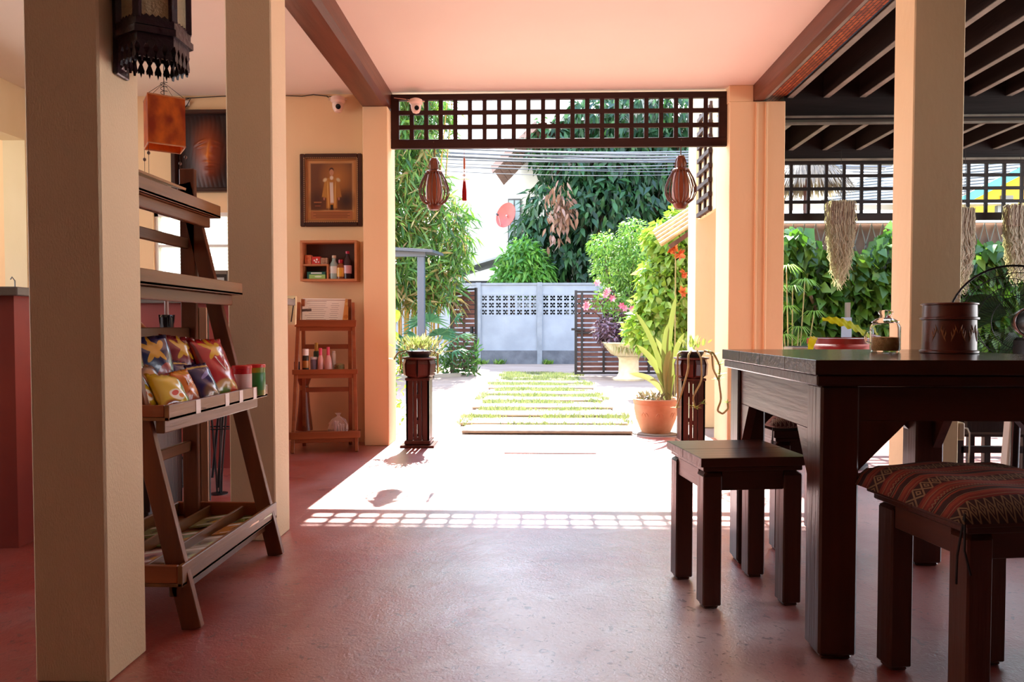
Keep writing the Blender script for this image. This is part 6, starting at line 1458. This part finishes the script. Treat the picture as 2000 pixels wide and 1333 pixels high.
MB().beam((xl - .1, -.25, zl_ - .02), (xr + .02, -.25, zr_ + .05), .06, .14).build('barge_board', Mt, t); MB().beam((xr, -.25, zr_ + .05), (3.4, -.25, zl_ + .1), .06, .14).build('barge_board', Mt, t)
rf = MB().add([(xl - .15, -.3, zl_ + .05), (xr, -.3, zr_ + .13), (xr - 1.3, 2.9, zr_ + .55), (xl - 1.8, 2.9, zl_ + .35)], [(0, 1, 2, 3)]).build('roof', mat('ribbed_roof', '8a8c8c', .5, '747676', scale=3), t)
for k in range(14):
    f = k / 13; a_ = Vector((xl - .15, -.3, zl_ + .07)).lerp(Vector((xr, -.3, zr_ + .15)), f); b_ = Vector((xl - 1.8, 2.9, zl_ + .37)).lerp(Vector((xr - 1.3, 2.9, zr_ + .57)), f)
    MB().beam(a_, b_, .035, .03).build('roof_rib', P_('a0a2a2', .5), rf)
MB().box(-.36 + .02, -.12, -.03, 0, zl_ - .06, zl_ + .14).build('vent_window', P_('6c6a60', .5), t)

# ============================================================ standing fan, socket, low chair behind the table
FYc = 2.98; fc_ = aY(1984, 630, FYc); FR = (aY(1984, 630, FYc).z - aY(1984, 742, FYc).z)
t = thing('standing_fan', 'black standing fan with round wire cage behind the table, right of the canister', 'fan', (fc_.x, FYc, 0))
fz = fc_.z; RF = Matrix.Rotation(radians(-14), 3, 'Z'); o_ = (0, 0, fz)
def ringm(r, y, th, seg=48): return MB().tube([RF @ Vector((r * cos(2 * pi * k / seg), y, r * sin(2 * pi * k / seg))) + Vector(o_) for k in range(seg + 1)], th, 6)
ringm(FR, .04, .0045).build('cage_rim', M_BLACK, t)
for r, y in ((FR * .86, -.015), (FR * .66, -.045), (FR * .46, -.06)): ringm(r, y, .0016).build('cage_ring', M_BLACK, t)
for r, y in ((FR * .8, .11), (FR * .5, .13)): ringm(r, y, .0016, 32).build('cage_ring', M_BLACK, t)
w_ = MB()
prof = [(.28, -.065), (.5, -.06), (.72, -.04), (.9, -.005), (1.0, .04)]; prof2 = [(.12, .135), (.5, .13), (.8, .11), (.95, .075), (1.0, .04)]
for pf, cnt in ((prof, 84), (prof2, 60)):
    for k in range(cnt):
        a_ = 2 * pi * k / cnt; pts = [RF @ Vector((FR * q * cos(a_ + .25 * (1 - q)), y, FR * q * sin(a_ + .25 * (1 - q)))) + Vector(o_) for q, y in pf]; w_.tube(pts, .0010, 3, cap=False)
w_.build('cage_wires', M_BLACK, t, kind='stuff')
for k in range(3):
    a0 = k * 2 * pi / 3 + .5; V = []
    for i in range(7):
        q = i / 6; r = FR * (.18 + .68 * q)
        for j in range(5):
            u = (j / 4 - .5) * (.75 + .45 * sin(pi * q)); a_ = a0 + u + .35 * q; V.append(tuple(RF @ Vector((r * cos(a_), .035 + .05 * u, r * sin(a_))) + Vector(o_)))
    m = MB(); m.v = V; m.f = [(i * 5 + j, i * 5 + j + 1, i * 5 + j + 6, i * 5 + j + 5) for i in range(6) for j in range(4)]
    m.build('blade', mat('smoked_blade', '5a6a60', .2, trans=.6, ior=1.1), t, smooth=True)
m = MB().lathe([(.001, 0), (.03, .002), (.050, .02), (.056, .05), (.056, .12), (.050, .15), (.030, .165), (.001, .168)], 24)
m.v = [tuple(RF @ Vector((v[0], -.07 - v[2], v[1])) + Vector(o_)) for v in m.v]; m.build('motor_housing', M_BLACKP, t, smooth=True)
m = MB().lathe([(.058, .07), (.060, .075), (.060, .09), (.058, .095)], 24, closed=False); m.v = [tuple(RF @ Vector((v[0], -.07 - v[2], v[1])) + Vector(o_)) for v in m.v]; m.build('trim_ring', P_('6a4438', .2), t, smooth=True)
MB().tube([(0, 0, .03), (0, -.02, fz - .18), RF @ Vector((0, -.12, 0)) + Vector((0, 0, fz - .05))], .016, 10).build('pole', M_BLACKP, t, smooth=True)
MB().box(-.05, .05, -.19, -.05, fz - .17, fz - .06, None).build('control_box', M_BLACKP, t, bev=.012)
MB().lathe([(.20, 0), (.20, .015), (.17, .03), (.03, .04)], 28).build('base', M_BLACKP, t, smooth=True)
# socket on the right pillar with its white lead
px1 = aY(1876, 640, 3.21).x
t = thing('wall_socket', 'cream socket box with white lead on the side of the right pillar', 'socket', (px1, 3.26, aY(1876, 861, 3.22).z))
MB().box(.0005, .032, -.045, .045, 0, .08).build('box', mat('cream_plastic', 'c8b090', .4), t, bev=.006)
MB().tube([(.032, -.03, .055), (.05, -.03, .052), (.060, -.03, .03), (.060, -.03, -.05), (.056, -.03, -.14)], .0035, 6).build('lead', M_WHITEP, t, smooth=True)
# low dark chairs / side table beyond
q = aY(1915, 860, 3.9)
t = thing('side_table', 'dark low side table with framed glass panel, seen under the dining table', 'table', (q.x, 4.0, 0))
MB().box(-.16, .22, -.16, .2, .50, .53).build('top', Md, t, bev=.003)
for x in (-.15, .19):
    for y in (-.15, .17): MB().box(x, x + .035, y, y + .035, 0, .50).build('leg', Md, t, bev=.002)
MB().box(-.12, .19, -.145, -.135, .30, .49).build('panel', Md, t); frame4(MB(), -.115, .19, .315, .485, .012, -.155, -.146).build('panel_frame', P_('5a4a44', .3), t)
MB().box(-.13, .2, -.15, -.12, .215, .25).build('lower_rail', Md, t)
q = aY(1977, 880, 3.6)
t = thing('folding_chair', 'chair with pale frame edge and blue strap at the right, seen under the table', 'chair', (q.x + .06, 3.66, 0))
MB().beam((-.06, 0, 0), (-.03, 0, .48), .03, .05, (0, 1, 0)).build('leg', P_('b8a898', .5), t, bev=.003); MB().beam((-.02, 0, .0), (-.01, 0, .47), .012, .05, (0, 1, 0)).build('strap', P_('2c2a58', .5), t)
MB().box(-.05, .36, -.02, .36, .45, .48).build('seat', Md, t, bev=.004)
for x, y in ((.33, 0), (.33, .33), (-.03, .33)): MB().box(x - .015, x + .015, y - .015, y + .015, 0, .45).build('leg', Md, t)

q0, q1 = gr(985, 886), gr(1165, 888)
struct('threshold_strip', MB().box(q0.x, q1.x, q0.y - .012, q0.y + .012, 0, .006), P_('a04a3c', .5))
